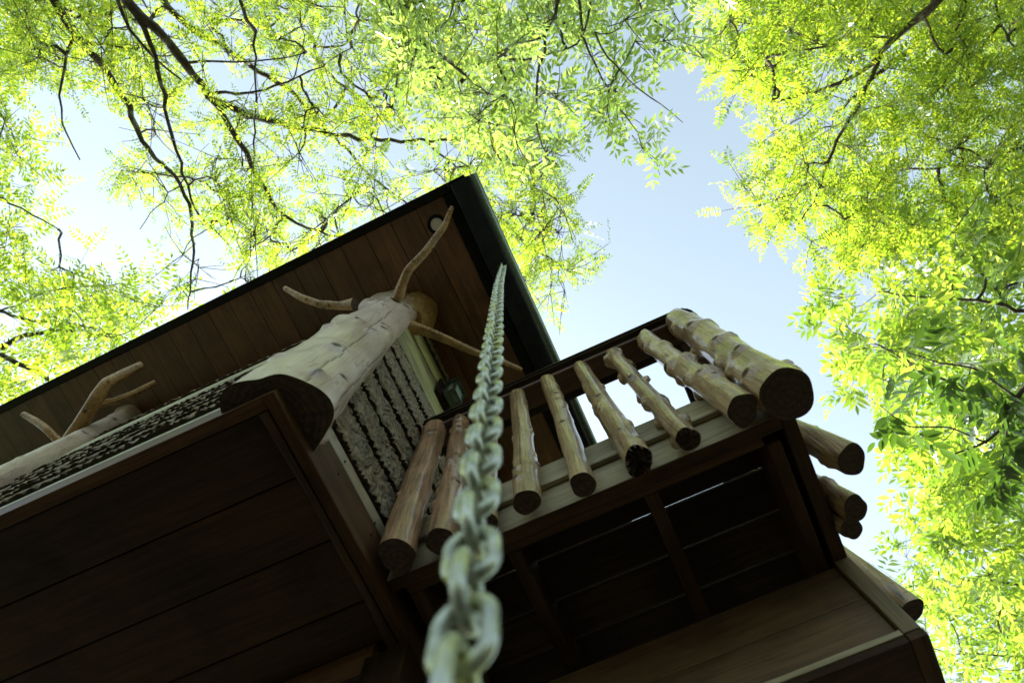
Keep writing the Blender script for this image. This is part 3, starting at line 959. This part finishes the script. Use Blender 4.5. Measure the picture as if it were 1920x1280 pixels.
bmesh.ops.scale(bm, vec=(1, 1, 0.12), verts=bm.verts)
me = bpy.data.meshes.new("lens")
bm.to_mesh(me); bm.free()
for pl in me.polygons:
    pl.use_smooth = True
me.materials.append(M['white'])
put("lens", me, sl, (p[0], p[1], p[2] + 0.002))
for o in sl.children:
    o.rotation_euler = (0, -math.atan(SL), 0)

LZ, LY = 3.14, 0.715
lan = thing("wall_lantern", "dark boxy wall lantern with rippled glass on the pale trim boards", "lantern", (XW + 0.004, LY, LZ + H))
box("back_plate", XW + 0.005, XW + 0.024, LY - 0.085, LY + 0.10, LZ - 0.10, LZ + 0.13, M['beam_z'], lan, 0.004)
box("mount", XW + 0.025, XW + 0.045, LY - 0.05, LY + 0.065, LZ - 0.06, LZ + 0.10, M['metal'], lan)
hx0, hx1, hy0, hy1 = XW + 0.046, XW + 0.105, LY - 0.048, LY + 0.05
box("cap", hx0 - 0.0005, hx1 + 0.012, hy0 - 0.012, hy1 + 0.012, LZ + 0.085, LZ + 0.105, M['metal'], lan)
for cx_ in (hx0 + 0.006, hx1 - 0.006):
    for cy_ in (hy0 + 0.006, hy1 - 0.006):
        box("frame_bar", cx_ - 0.006, cx_ + 0.006, cy_ - 0.006, cy_ + 0.006, LZ - 0.078, LZ + 0.084, M['metal'], lan, 0.001)
box("glass_box", hx0 + 0.009, hx1 - 0.009, hy0 + 0.009, hy1 - 0.009, LZ - 0.070, LZ + 0.083, M['glass'], lan, 0.001)
for y0, y1 in ((hy0, hy0 + 0.018), (hy1 - 0.018, hy1)):
    box("frame_bar", hx0, hx1, y0, y1, LZ - 0.092, LZ - 0.079, M['metal'], lan, 0.002)
box("frame_bar", hx0, hx0 + 0.018, hy0 + 0.0185, hy1 - 0.0185, LZ - 0.092, LZ - 0.079, M['metal'], lan, 0.002)
box("frame_bar", hx1 - 0.018, hx1, hy0 + 0.0185, hy1 - 0.0185, LZ - 0.092, LZ - 0.079, M['metal'], lan, 0.002)


# ------------------------------------------------------------------ trees
def tubes(P, Rr, k=5):
    """P (E, m, 3) centre lines, Rr (E, m) radii -> verts, quads"""
    E_, m_, _ = P.shape
    T = np.gradient(P, axis=1)
    T /= np.linalg.norm(T, axis=2, keepdims=True) + 1e-9
    ref = np.where(np.abs(T[..., 2:3]) < 0.9, np.array([0, 0, 1.0]), np.array([1.0, 0, 0]))
    A = np.cross(T, ref)
    A /= np.linalg.norm(A, axis=2, keepdims=True) + 1e-9
    B = np.cross(T, A)
    a = np.linspace(0, 2 * np.pi, k, endpoint=False)
    V = P[:, :, None, :] + Rr[:, :, None, None] * (np.cos(a)[:, None] * A[:, :, None, :] + np.sin(a)[:, None] * B[:, :, None, :])
    e = np.arange(E_)[:, None, None] * (m_ * k)
    i = np.arange(m_ - 1)[None, :, None] * k
    j = np.arange(k)[None, None, :]
    j2 = (j + 1) % k
    Q = np.stack([e + i + j, e + i + j2, e + i + k + j2, e + i + k + j], -1).reshape(-1, 4)
    return V.reshape(-1, 3), Q


def in_poly(p, poly):
    x_, y_ = p[:, 0], p[:, 1]
    c_ = np.zeros(len(p), bool)
    n_ = len(poly)
    for a in range(n_):
        x1, y1 = poly[a]
        x2, y2 = poly[(a + 1) % n_]
        hit = ((y1 > y_) != (y2 > y_)) & (x_ < (x2 - x1) * (y_ - y1) / (y2 - y1 + 1e-12) + x1)
        c_ ^= hit
    return c_


def leaf_cards(st, vec, kind, rg):
    """compound leaves set alternately along twigs (start st, vector vec); verts of folded four-point leaflets"""
    K = kind['leaves']
    T_ = np.tile((np.arange(K) + 0.7) / K, len(st))[:, None] + rg.uniform(-0.12, 0.12, (len(st) * K, 1))
    sg_ = np.tile(np.where(np.arange(K) % 2, 1.0, -1.0), len(st))[:, None]
    d0 = np.repeat(vec, K, 0)
    o = np.repeat(st, K, 0) + d0 * np.clip(T_, 0.05, 1.0)
    n = len(o)
    d0 = d0 / (np.linalg.norm(d0, axis=1, keepdims=True) + 1e-9)
    sd0 = np.cross(np.array([0, 0, 1.0]), d0)
    sd0 /= np.linalg.norm(sd0, axis=1, keepdims=True) + 1e-9
    u = d0 * rg.uniform(0.35, 1.0, (n, 1)) + sd0 * sg_ * rg.uniform(0.3, 1.0, (n, 1)) + np.array([0, 0, -0.18]) + rg.normal(0, 0.22, (n, 3))
    u /= np.linalg.norm(u, axis=1, keepdims=True)
    nr = np.array([0, 0, 1.0]) + rg.normal(0, kind.get('tilt', 0.42), (n, 3))
    sd_ = np.cross(nr, u)
    sd_ /= np.linalg.norm(sd_, axis=1, keepdims=True)
    nr = np.cross(u, sd_)
    L = kind['len'] * rg.uniform(0.65, 1.2, (n, 1))
    NP = kind['pairs']
    out = []
    for i in range(NP):
        t = (i + 0.6) / NP
        for sg in (-1, 1):
            base = o + u * (L * t) - nr * (L * 0.12 * t * t)
            v = u * kind.get('fwd', 0.45) + sd_ * sg * 0.9 - nr * rg.uniform(-0.1, 0.45, (n, 1)) + rg.normal(0, 0.10, (n, 3))
            v /= np.linalg.norm(v, axis=1, keepdims=True)
            ll = kind['ll'] * (0.7 + 0.6 * math.sin(math.pi * min(0.95, 0.2 + 0.75 * t))) * rg.uniform(0.75, 1.2, (n, 1))
            wv_ = np.cross(nr, v)
            wv_ /= np.linalg.norm(wv_, axis=1, keepdims=True) + 1e-9
            ww = ll * kind['ar'] * 0.5
            fold = nr * ww * 0.35
            p0 = base
            p2 = base + v * ll
            m_ = base + v * ll * 0.45
            out.append(np.stack([p0, m_ + wv_ * ww + fold, p2, m_ - wv_ * ww + fold], 1))
    if kind.get('tip', True):
        base = o + u * L - nr * L * 0.12
        ll = kind['ll'] * rg.uniform(0.8, 1.2, (n, 1))
        wv_ = sd_
        ww = ll * kind['ar'] * 0.5
        m_ = base + u * ll * 0.45
        out.append(np.stack([base, m_ + wv_ * ww + nr * ww * .35, base + u * ll, m_ - wv_ * ww + nr * ww * .35], 1))
    V = np.concatenate(out, 0).reshape(-1, 3)
    q = np.arange(len(V) // 4)[:, None] * 4
    Tt = np.concatenate([q + np.array([[0, 1, 2]]), q + np.array([[0, 2, 3]])])
    return V, Tt


KIND = {
    'locust': dict(leaves=3, spray=0.55, len=0.27, pairs=9, ll=0.046, ar=0.36, mat='leaf_locust', fwd=0.35, tilt=0.40),
    'locust_big': dict(leaves=3, spray=0.65, len=0.34, pairs=8, ll=0.062, ar=0.36, mat='leaf_locust', fwd=0.4, tilt=0.40),
    'ash': dict(leaves=3, spray=0.45, len=0.21, pairs=3, ll=0.088, ar=0.33, mat='leaf_ash', fwd=0.8, tilt=0.45),
    'broad': dict(leaves=3, spray=0.75, len=0.36, pairs=3, ll=0.18, ar=0.34, mat='leaf_broad', fwd=0.8, tilt=0.5),
    'pinnate': dict(leaves=3, spray=0.7, len=0.46, pairs=7, ll=0.095, ar=0.34, mat='leaf_locust', fwd=0.35, tilt=0.42),
}


def tree(name, label, trunk_base, limbs, polys, kind, seed, trunk_r=0.16, group='trees around the treehouse', twig_r=0.0085, bare=0.0):
    """limbs: list of ([(u, v, z) ...], r0, r1) in photo pixels at real heights; polys: list of (polygon px, z0, z1, count)"""
    rg = np.random.default_rng(seed)
    kd = KIND[kind] if isinstance(kind, str) else kind
    root = thing(name, label, "tree", (trunk_base[0], trunk_base[1], 0), group)
    nodes, pars, fixed = [], [], []
    VV, QQ = [], []
    n0 = 0
    first = None
    for pl, r0, r1 in limbs:
        P = np.array([at(*p) for p in pl])
        sl_ = np.concatenate([[0], np.cumsum(np.linalg.norm(np.diff(P, axis=0), axis=1))])
        m_ = max(8, int(sl_[-1] / 0.12))
        s = np.linspace(0, sl_[-1], m_)
        C = np.stack([np.interp(s, sl_, P[:, k]) for k in range(3)], 1)
        for _ in range(3):
            C[1:-1] = 0.25 * C[:-2] + 0.5 * C[1:-1] + 0.25 * C[2:]
        C[1:-1] += rg.normal(0, 0.012, (m_ - 2, 3))
        rr = r0 + (r1 - r0) * (s / s[-1]) ** 0.8
        rr *= 1 + rg.normal(0, 0.06, m_)
        V, Q = tubes(C[None], rr[None], 9)
        VV.append(V); QQ.append(Q + n0); n0 += len(V)
        if first is None:
            first = C[0]
        nodes.append(C)
        fixed.append(rr)
    # trunk from the ground to the foot of the first limb
    tb = np.array([trunk_base[0], trunk_base[1], -0.05])
    C = np.stack([tb + (first - tb) * np.array([t ** 2.2, t ** 2.2, t])[None, :].repeat(1, 0)[0] for t in np.linspace(0, 1, 24)])
    rr = trunk_r * (1.25 - 0.25 * np.linspace(0, 1, 24)) * (1 + 0.5 * np.exp(-np.linspace(0, 1, 24) * 14))
    rr[-4:] = np.linspace(rr[-4], max(limbs[0][1], 0.03), 4)
    V, Q = tubes(C[None], rr[None], 14)
    VV.append(V); QQ.append(Q + n0)
    for C2 in nodes[1:]:                         # limbs that start at the trunk side are joined to it
        pass
    put("trunk", mesh_np("trunk", np.concatenate(VV), np.concatenate(QQ), M['treebark'], True), root)
    N = np.concatenate(nodes)
    # twig ends spread through the crown
    pts = []
    for poly, z0, z1, cnt in polys:
        poly = np.array(poly, float)
        lo, hi = poly.min(0), poly.max(0)
        got = 0
        while got < cnt:
            uv = rg.uniform(lo, hi, (cnt * 3, 2))
            uv = uv[in_poly(uv, poly)]
            nz = vnoise(uv[:, 0] / 70 + 9, uv[:, 1] / 70, seed) * 0.6 + vnoise(uv[:, 0] / 28, uv[:, 1] / 28, seed + 4) * 0.4
            uv = uv[rg.uniform(0.18, 0.62, len(uv)) < nz][:cnt - got]
            zz = rg.uniform(z0, z1, len(uv))
            pts += [at(a, b_, c_) for (a, b_), c_ in zip(uv, zz)]
            got += len(uv)
    pts = np.array(pts)
    dist = np.min(np.linalg.norm(pts[:, None] - N[None, ::3], axis=2), axis=1)
    pts = pts[np.argsort(dist)]
    allp = np.concatenate([N, pts])
    nN = len(N)
    par = np.zeros(len(pts), int)
    for i in range(len(pts)):
        d = np.linalg.norm(allp[:nN + i] - pts[i], axis=1)
        d[:nN] *= 0.9
        par[i] = np.argmin(d)
    load = np.ones(len(allp))
    for i in range(len(pts) - 1, -1, -1):
        load[par[i]] += load[nN + i]
    a = allp[par]
    b_ = pts
    m_ = 6
    t = np.linspace(0, 1, m_)[None, :, None]
    P = a[:, None] * (1 - t) + b_[:, None] * t
    ln = np.linalg.norm(b_ - a, axis=1)[:, None, None]
    bow = rg.normal(0, 0.12, (len(pts), 1, 3)) * np.array([1, 1, 0.7])
    P = P + bow * ln * np.sin(np.pi * t) + rg.normal(0, 0.012, P.shape) * (np.sin(np.pi * t) > 0.01)
    rr = np.minimum(twig_r * np.sqrt(load[nN:]) * 0.62, 0.03)[:, None] * np.linspace(1.15, 0.8, m_)[None]
    rr = np.maximum(rr, 0.0028)
    V1, Q1 = tubes(P, rr, 5)
    # bare side twigs give the crown its fine lines
    dirs = b_ - a
    dirs /= np.linalg.norm(dirs, axis=1, keepdims=True) + 1e-9
    NT = 4
    st = np.repeat(b_, NT, 0)
    sdv = np.repeat(dirs, NT, 0) * rg.uniform(-0.1, 1, (len(b_) * NT, 1)) + rg.normal(0, 0.65, (len(b_) * NT, 3)) * np.array([1, 1, 0.4])
    sdv = sdv / np.linalg.norm(sdv, axis=1, keepdims=True) * kd['spray'] * rg.uniform(0.55, 1.1, (len(b_) * NT, 1))
    sdv[::NT] = dirs * kd['spray'] * 0.8
    st[::NT] -= dirs * kd['spray'] * 0.35
    t4 = np.linspace(0, 1, 4)[None, :, None]
    P2 = st[:, None] + sdv[:, None] * t4 + rg.normal(0, 0.015, (len(st), 4, 3)) * t4
    V2, Q2 = tubes(P2, np.repeat(np.linspace(0.0052, 0.0026, 4)[None], len(st), 0), 4)
    tw = put("twigs", mesh_np("twigs", np.concatenate([V1, V2]), np.concatenate([Q1, Q2 + len(V1)]), M['treebark'], True), root)
    tw['kind'] = 'stuff'
    leafy = np.repeat(rg.uniform(0, 1, len(b_)) >= bare, NT)
    V, Tt = leaf_cards(st[leafy], sdv[leafy], kd, rg)
    cr = put("crown", mesh_np("crown", V, Tt, M[kd['mat']]), root)
    cr['kind'] = 'stuff'
    return root, len(Tt)


ntri = 0
# 1 fine-leaved tree over the roof, heavy dark limbs
_, n_ = tree("locust_tree", "fine-leaved tree with heavy dark limbs arching over the roof at top left", (-6.2, -5.6), [
    ([(150, -110, 6.2), (225, -10, 6.3), (330, 95, 6.5), (395, 185, 6.7), (450, 212, 6.8), (520, 228, 7.0), (600, 250, 7.2), (700, 263, 7.4), (800, 265, 7.6), (880, 258, 7.8)], 0.060, 0.014),
    ([(60, -80, 6.6), (110, 20, 6.7), (150, 75, 6.8), (205, 140, 6.9), (240, 200, 7.0), (260, 260, 7.1), (300, 310, 7.2), (345, 345, 7.3), (360, 400, 7.4), (365, 480, 7.5), (352, 580, 7.6)], 0.050, 0.008),
    ([(232, 0, 6.3), (262, 38, 6.35), (290, 78, 6.4), (300, 140, 6.5), (310, 210, 6.6), (335, 290, 6.7), (345, 335, 6.8), (372, 410, 6.9), (430, 460, 7.0)], 0.030, 0.008),
    ([(392, 182, 6.69), (412, 212, 6.72), (450, 265, 6.8), (480, 325, 6.9), (510, 385, 7.0), (535, 415, 7.1), (600, 435, 7.2), (660, 450, 7.3)], 0.034, 0.012),
    ([(140, 58, 6.76), (128, 75, 6.8), (118, 120, 6.8), (112, 190, 6.8), (118, 235, 6.8), (135, 280, 6.8), (150, 300, 6.8)], 0.018, 0.006),
    ([(205, -40, 6.25), (228, 30, 6.3), (255, 80, 6.4), (290, 120, 6.5), (340, 150, 6.6)], 0.022, 0.01),
    ([(352, 118, 6.54), (395, 112, 6.6), (440, 118, 6.7), (520, 112, 6.9), (570, 100, 7.0)], 0.014, 0.006),
    ([(270, -60, 8.2), (330, 40, 8.3), (400, 75, 8.4), (450, 110, 8.5), (540, 165, 8.6), (600, 230, 8.7), (660, 290, 8.8), (700, 340, 8.8), (750, 370, 8.9), (800, 410, 8.9)], 0.05, 0.012),
    ([(480, 60, 6.9), (475, 150, 6.9), (480, 250, 6.9), (470, 340, 7.0), (475, 430, 7.0), (460, 520, 7.0)], 0.013, 0.006),
    ([(395, 175, 6.7), (470, 180, 6.8), (545, 150, 6.9), (620, 120, 7.0), (660, 90, 7.1)], 0.018, 0.006),
    ([(345, 335, 6.8), (320, 375, 6.8), (270, 400, 6.8), (262, 430, 6.8)], 0.008, 0.004),
    ([(800, 265, 7.6), (840, 300, 7.8), (870, 335, 7.9), (935, 388, 7.9), (1000, 400, 7.9), (1050, 415, 7.9)], 0.016, 0.006),
], [([(60, -90), (760, -90), (960, 60), (1060, 300), (1080, 420), (1060, 580), (950, 520), (880, 330), (640, 450), (350, 590), (330, 430), (240, 330), (300, 290), (260, 200), (130, 120), (40, 110), (-30, -20)], 6.4, 8.8, 320),
    ([(-60, -90), (130, -90), (100, 40), (60, 130), (-20, 60)], 6.6, 7.6, 8),
    ([(880, 300), (1070, 330), (1075, 430), (1040, 590), (1000, 560), (930, 420)], 7.2, 8.2, 24)], 'locust', 3, 0.24, bare=0.30, twig_r=0.0095)
ntri += n_
# 2 paler leaves hanging in at the top middle
_, n_ = tree("ash_tree", "pale silvery-leaved tree hanging thin twigs in at top centre", (0.9, -6.0), [
    ([(1075, -90, 5.6), (1050, 10, 5.7), (1020, 70, 5.8), (1010, 120, 5.8), (1003, 200, 5.9), (1000, 250, 6.0), (1015, 285, 6.1), (1045, 310, 6.2)], 0.022, 0.006),
    ([(1075, -90, 5.6), (1083, 0, 5.7), (1090, 50, 5.8), (1098, 95, 5.9), (1120, 130, 6.0), (1145, 175, 6.1), (1160, 215, 6.2), (1180, 260, 6.3)], 0.018, 0.005),
    ([(1100, -90, 5.6), (1108, 10, 5.7), (1115, 55, 5.8), (1090, 80, 5.9), (1060, 95, 6.0), (1010, 110, 6.0)], 0.018, 0.006),
    ([(1018, 70, 5.8), (980, 75, 5.9), (950, 95, 6.0), (900, 115, 6.1), (870, 140, 6.1)], 0.010, 0.004),
    ([(1160, -90, 6.0), (1200, 20, 6.1), (1240, 50, 6.2), (1290, 80, 6.3), (1320, 110, 6.3)], 0.016, 0.006),
    ([(1115, 60, 5.8), (1140, 110, 5.9), (1170, 150, 6.0), (1230, 190, 6.1), (1280, 230, 6.2)], 0.010, 0.004),
    ([(1003, 262, 6.0), (975, 280, 6.1), (940, 302, 6.2)], 0.008, 0.004),
], [([(700, -90), (1320, -90), (1320, 60), (1250, 150), (1270, 250), (1220, 290), (1140, 250), (1070, 240), (1060, 320), (1020, 310), (940, 280), (840, 220), (740, 120)], 5.4, 6.9, 80)], 'ash', 21, 0.16)
ntri += n_
# 3 upper right, fine yellow-green
_, n_ = tree("locust_tree", "bright yellow-green fine-leaved tree filling the upper right corner", (9.0, -6.5), [
    ([(1790, -80, 7.0), (1762, 15, 7.2), (1700, 50, 7.4), (1650, 100, 7.6), (1600, 150, 7.8), (1560, 165, 7.9), (1510, 175, 8.0), (1450, 190, 8.1)], 0.060, 0.012),
    ([(1650, 100, 7.6), (1640, 140, 7.6), (1600, 215, 7.7), (1565, 265, 7.8), (1545, 320, 7.9), (1535, 370, 8.0), (1490, 430, 8.1)], 0.034, 0.008),
    ([(1760, -80, 9.0), (1750, 20, 9.1), (1720, 90, 9.2), (1660, 120, 9.3), (1580, 205, 9.4)], 0.07, 0.02),
    ([(1600, -80, 8.2), (1595, 20, 8.2), (1600, 90, 8.3), (1590, 150, 8.4), (1540, 190, 8.5)], 0.022, 0.008),
    ([(1860, -80, 8.0), (1870, 40, 8.1), (1900, 90, 8.2), (1905, 110, 8.2)], 0.02, 0.008),
    ([(1980, 270, 8.6), (1870, 285, 8.6), (1770, 315, 8.7), (1650, 320, 8.8)], 0.03, 0.01),
], [([(1340, -90), (2000, -90), (2000, 300), (1850, 420), (1700, 460), (1580, 490), (1500, 460), (1450, 400), (1390, 375), (1430, 310), (1480, 270), (1440, 170), (1345, 100)], 7.2, 10.0, 330)], 'locust_big', 33, 0.22)
ntri += n_
# 4 right and lower right, broader leaves
_, n_ = tree("broadleaf_tree", "dense green broad-leaved tree down the right edge", (12.5, 3.0), [
    ([(2040, 230, 9.0), (1920, 215, 9.2), (1800, 205, 9.3), (1720, 240, 9.4)], 0.05, 0.01),
    ([(2060, 620, 8.0), (1980, 600, 8.2), (1870, 570, 8.4), (1820, 560, 8.6), (1760, 565, 8.8), (1650, 545, 9.0)], 0.05, 0.01),
    ([(2060, 900, 8.6), (1960, 830, 8.8), (1850, 760, 9.0), (1740, 700, 9.2), (1560, 600, 9.4)], 0.05, 0.008),
    ([(2080, 1180, 9.2), (1980, 1110, 9.4), (1850, 1085, 9.6), (1760, 1090, 9.8)], 0.04, 0.01),
    ([(2060, 1260, 9.4), (1900, 1230, 9.6), (1800, 1225, 9.8)], 0.04, 0.01),
], [([(1540, 600), (1600, 500), (1720, 430), (2000, 270), (2000, 700), (2000, 1350), (1840, 1350), (1740, 1180), (1670, 1060), (1770, 960), (1730, 880), (1650, 770), (1600, 740), (1670, 680), (1600, 640)], 8.0, 12.0, 235)], 'broad', 41, 0.26)
ntri += n_
# 5 left edge
_, n_ = tree("pinnate_tree", "long-leafleted tree at the left edge beside the dark eave", (-12.5, -2.0), [
    ([(-120, 720, 7.6), (0, 650, 7.8), (40, 628, 7.9), (90, 620, 8.0), (160, 620, 8.1)], 0.06, 0.02),
    ([(-60, 640, 7.8), (10, 665, 7.9), (60, 695, 8.0), (110, 725, 8.1)], 0.045, 0.02),
    ([(-100, 590, 8.4), (20, 580, 8.5), (100, 540, 8.6), (200, 535, 8.7), (230, 530, 8.7)], 0.02, 0.006),
    ([(-100, 570, 8.0), (0, 585, 8.1), (80, 605, 8.2), (160, 610, 8.3), (240, 635, 8.4)], 0.03, 0.01),
    ([(-100, 340, 9.0), (0, 370, 9.0), (60, 400, 9.1), (110, 430, 9.2)], 0.03, 0.008),
    ([(-60, 150, 9.0), (10, 220, 9.0), (40, 300, 9.1)], 0.025, 0.01),
], [([(-80, 90), (5, 110), (15, 230), (55, 320), (40, 410), (20, 480), (130, 460), (170, 490), (240, 520), (290, 560), (320, 600), (150, 700), (-80, 800)], 7.6, 10.0, 60)], 'pinnate', 55, 0.2)
ntri += n_

# 6 nearer bough of large dark leaves at the right, each leaf its own piece
bough = thing("walnut_tree", "dark large-leaved bough of a nearer tree hanging in at mid right", "tree", (6.6, 0.8, 0))
rg = np.random.default_rng(91)
limb_px = [([(2080, 640, 4.6), (1960, 680, 4.7), (1905, 745, 4.8), (1890, 790, 4.85), (1850, 830, 4.9), (1790, 850, 5.0)], 0.030, 0.008),
           ([(1905, 745, 4.8), (1830, 690, 4.9), (1760, 680, 5.0), (1700, 660, 5.05)], 0.012, 0.005),
           ([(1890, 790, 4.85), (1880, 860, 4.9), (1860, 930, 5.0)], 0.010, 0.004),
           ([(1850, 830, 4.9), (1780, 800, 4.95), (1700, 800, 5.0), (1650, 760, 5.05)], 0.010, 0.004)]
VV, QQ, n0, ends = [], [], 0, []
for pl, r0, r1 in limb_px:
    P = np.array([at(*p) for p in pl])
    s0 = np.concatenate([[0], np.cumsum(np.linalg.norm(np.diff(P, axis=0), axis=1))])
    s = np.linspace(0, s0[-1], 24)
    C = np.stack([np.interp(s, s0, P[:, k]) for k in range(3)], 1)
    for _ in range(2):
        C[1:-1] = 0.25 * C[:-2] + 0.5 * C[1:-1] + 0.25 * C[2:]
    V, Q = tubes(C[None], np.linspace(r0, r1, 24)[None], 7)
    VV.append(V); QQ.append(Q + n0); n0 += len(V)
    ends.append(C)
tb = np.array([6.6, 0.8, -0.05])
C = np.stack([tb + (ends[0][0] - tb) * np.array([t ** 2, t ** 2, t]) for t in np.linspace(0, 1, 20)])
V, Q = tubes(C[None], np.linspace(0.11, 0.03, 20)[None], 10)
VV.append(V); QQ.append(Q + n0)
put("trunk", mesh_np("trunk", np.concatenate(VV), np.concatenate(QQ), M['treebark'], True), bough)
# one leaf: pointed oval with a folded midrib
lv = [(0, 0, 0)]
lf = []
NS = 7
for i in range(1, NS):
    t = i / NS
    wv_ = 0.19 * math.sin(math.pi * t ** 0.8) ** 0.9
    lv += [(t, wv_, 0.05 * wv_ / 0.19 - 0.10 * t * t), (t, 0, -0.10 * t * t), (t, -wv_, 0.05 * wv_ / 0.19 - 0.10 * t * t)]
lv.append((1, 0, -0.12))
lf3 = [(0, 2, 1), (0, 3, 2)]
lf4 = []
for i in range(NS - 2):
    a = 1 + 3 * i
    lf4 += [(a, a + 1, a + 4, a + 3), (a + 1, a + 2, a + 5, a + 4)]
a = 1 + 3 * (NS - 2)
lf3 += [(a, a + 1, len(lv) - 1), (a + 1, a + 2, len(lv) - 1)]
leafm = mesh_np("leaf", lv, [np.array(lf4), np.array(lf3)], M['leaf_dark'], True)
nodes = np.concatenate([e[6:] if i == 0 else e[4:] for i, e in enumerate(ends)])
cnt = 0
while cnt < 290:
    c = nodes[rg.integers(len(nodes))]
    u = rg.normal(0, 1, 3) * np.array([1, 1, 0.35])
    u /= np.linalg.norm(u)
    o0 = c + u * rg.uniform(0.02, 0.12)
    nr = np.array([0, 0, 1.0]) + rg.normal(0, 0.5, 3)
    for i in range(7):                          # a pinnate spray of seven leaves
        t = 0.05 + 0.06 * (i // 2)
        sd_ = np.cross(nr, u); sd_ /= np.linalg.norm(sd_)
        sg = 0 if i == 6 else (1 if i % 2 else -1)
        d = u * 0.75 + sd_ * 0.8 * sg + np.array([0, 0, -0.25]) + rg.normal(0, 0.12, 3)
        d /= np.linalg.norm(d)
        y_ = np.cross(nr, d); y_ /= np.linalg.norm(y_)
        z_ = np.cross(d, y_)
        sc = rg.uniform(0.12, 0.19)
        o = put("leaf", leafm, bough)
        pos = o0 + u * t
        mw = Matrix(((d[0] * sc, y_[0] * sc, z_[0] * sc, pos[0] - 6.6), (d[1] * sc, y_[1] * sc, z_[1] * sc, pos[1] - 0.8), (d[2] * sc, y_[2] * sc, z_[2] * sc, pos[2]), (0, 0, 0, 1)))
        o.matrix_basis = mw
        cnt += 1

# the wood all round, an unseen leaf mass added to dim the low sky light (low, outside the photograph's frame)
rg = np.random.default_rng(5)
n_ = 26000
a = rg.uniform(0, 2 * np.pi, n_)
rr = rg.uniform(15, 24, n_)
zz = rg.uniform(0.1, 1, n_) ** 0.8 * (6.5 + 3.5 * vnoise(np.cos(a) * 6 + 9, np.sin(a) * 6 + 9, 3)) * np.clip((rr + 8) / 26, 0.6, 1)
c = np.stack([rr * np.cos(a), rr * np.sin(a), zz], 1)
u = rg.normal(0, 1, (n_, 3)); u /= np.linalg.norm(u, axis=1, keepdims=True)
v = np.cross(u, rg.normal(0, 1, (n_, 3))); v /= np.linalg.norm(v, axis=1, keepdims=True)
sz = rg.uniform(0.2, 0.42, (n_, 1))
V = np.stack([c - u * sz, c + v * sz * 0.5, c + u * sz, c - v * sz * 0.5], 1).reshape(-1, 3)
q = np.arange(n_)[:, None] * 4
wd = put("woodland", mesh_np("woodland", V, np.concatenate([q + np.array([[0, 1, 2]]), q + np.array([[0, 2, 3]])]), M['leaf_broad']))
wd['kind'] = 'stuff'
wd['label'] = "unseen green woodland mass added low down all round to block sky light"
wd['category'] = "woodland"
print("leaf triangles", ntri)
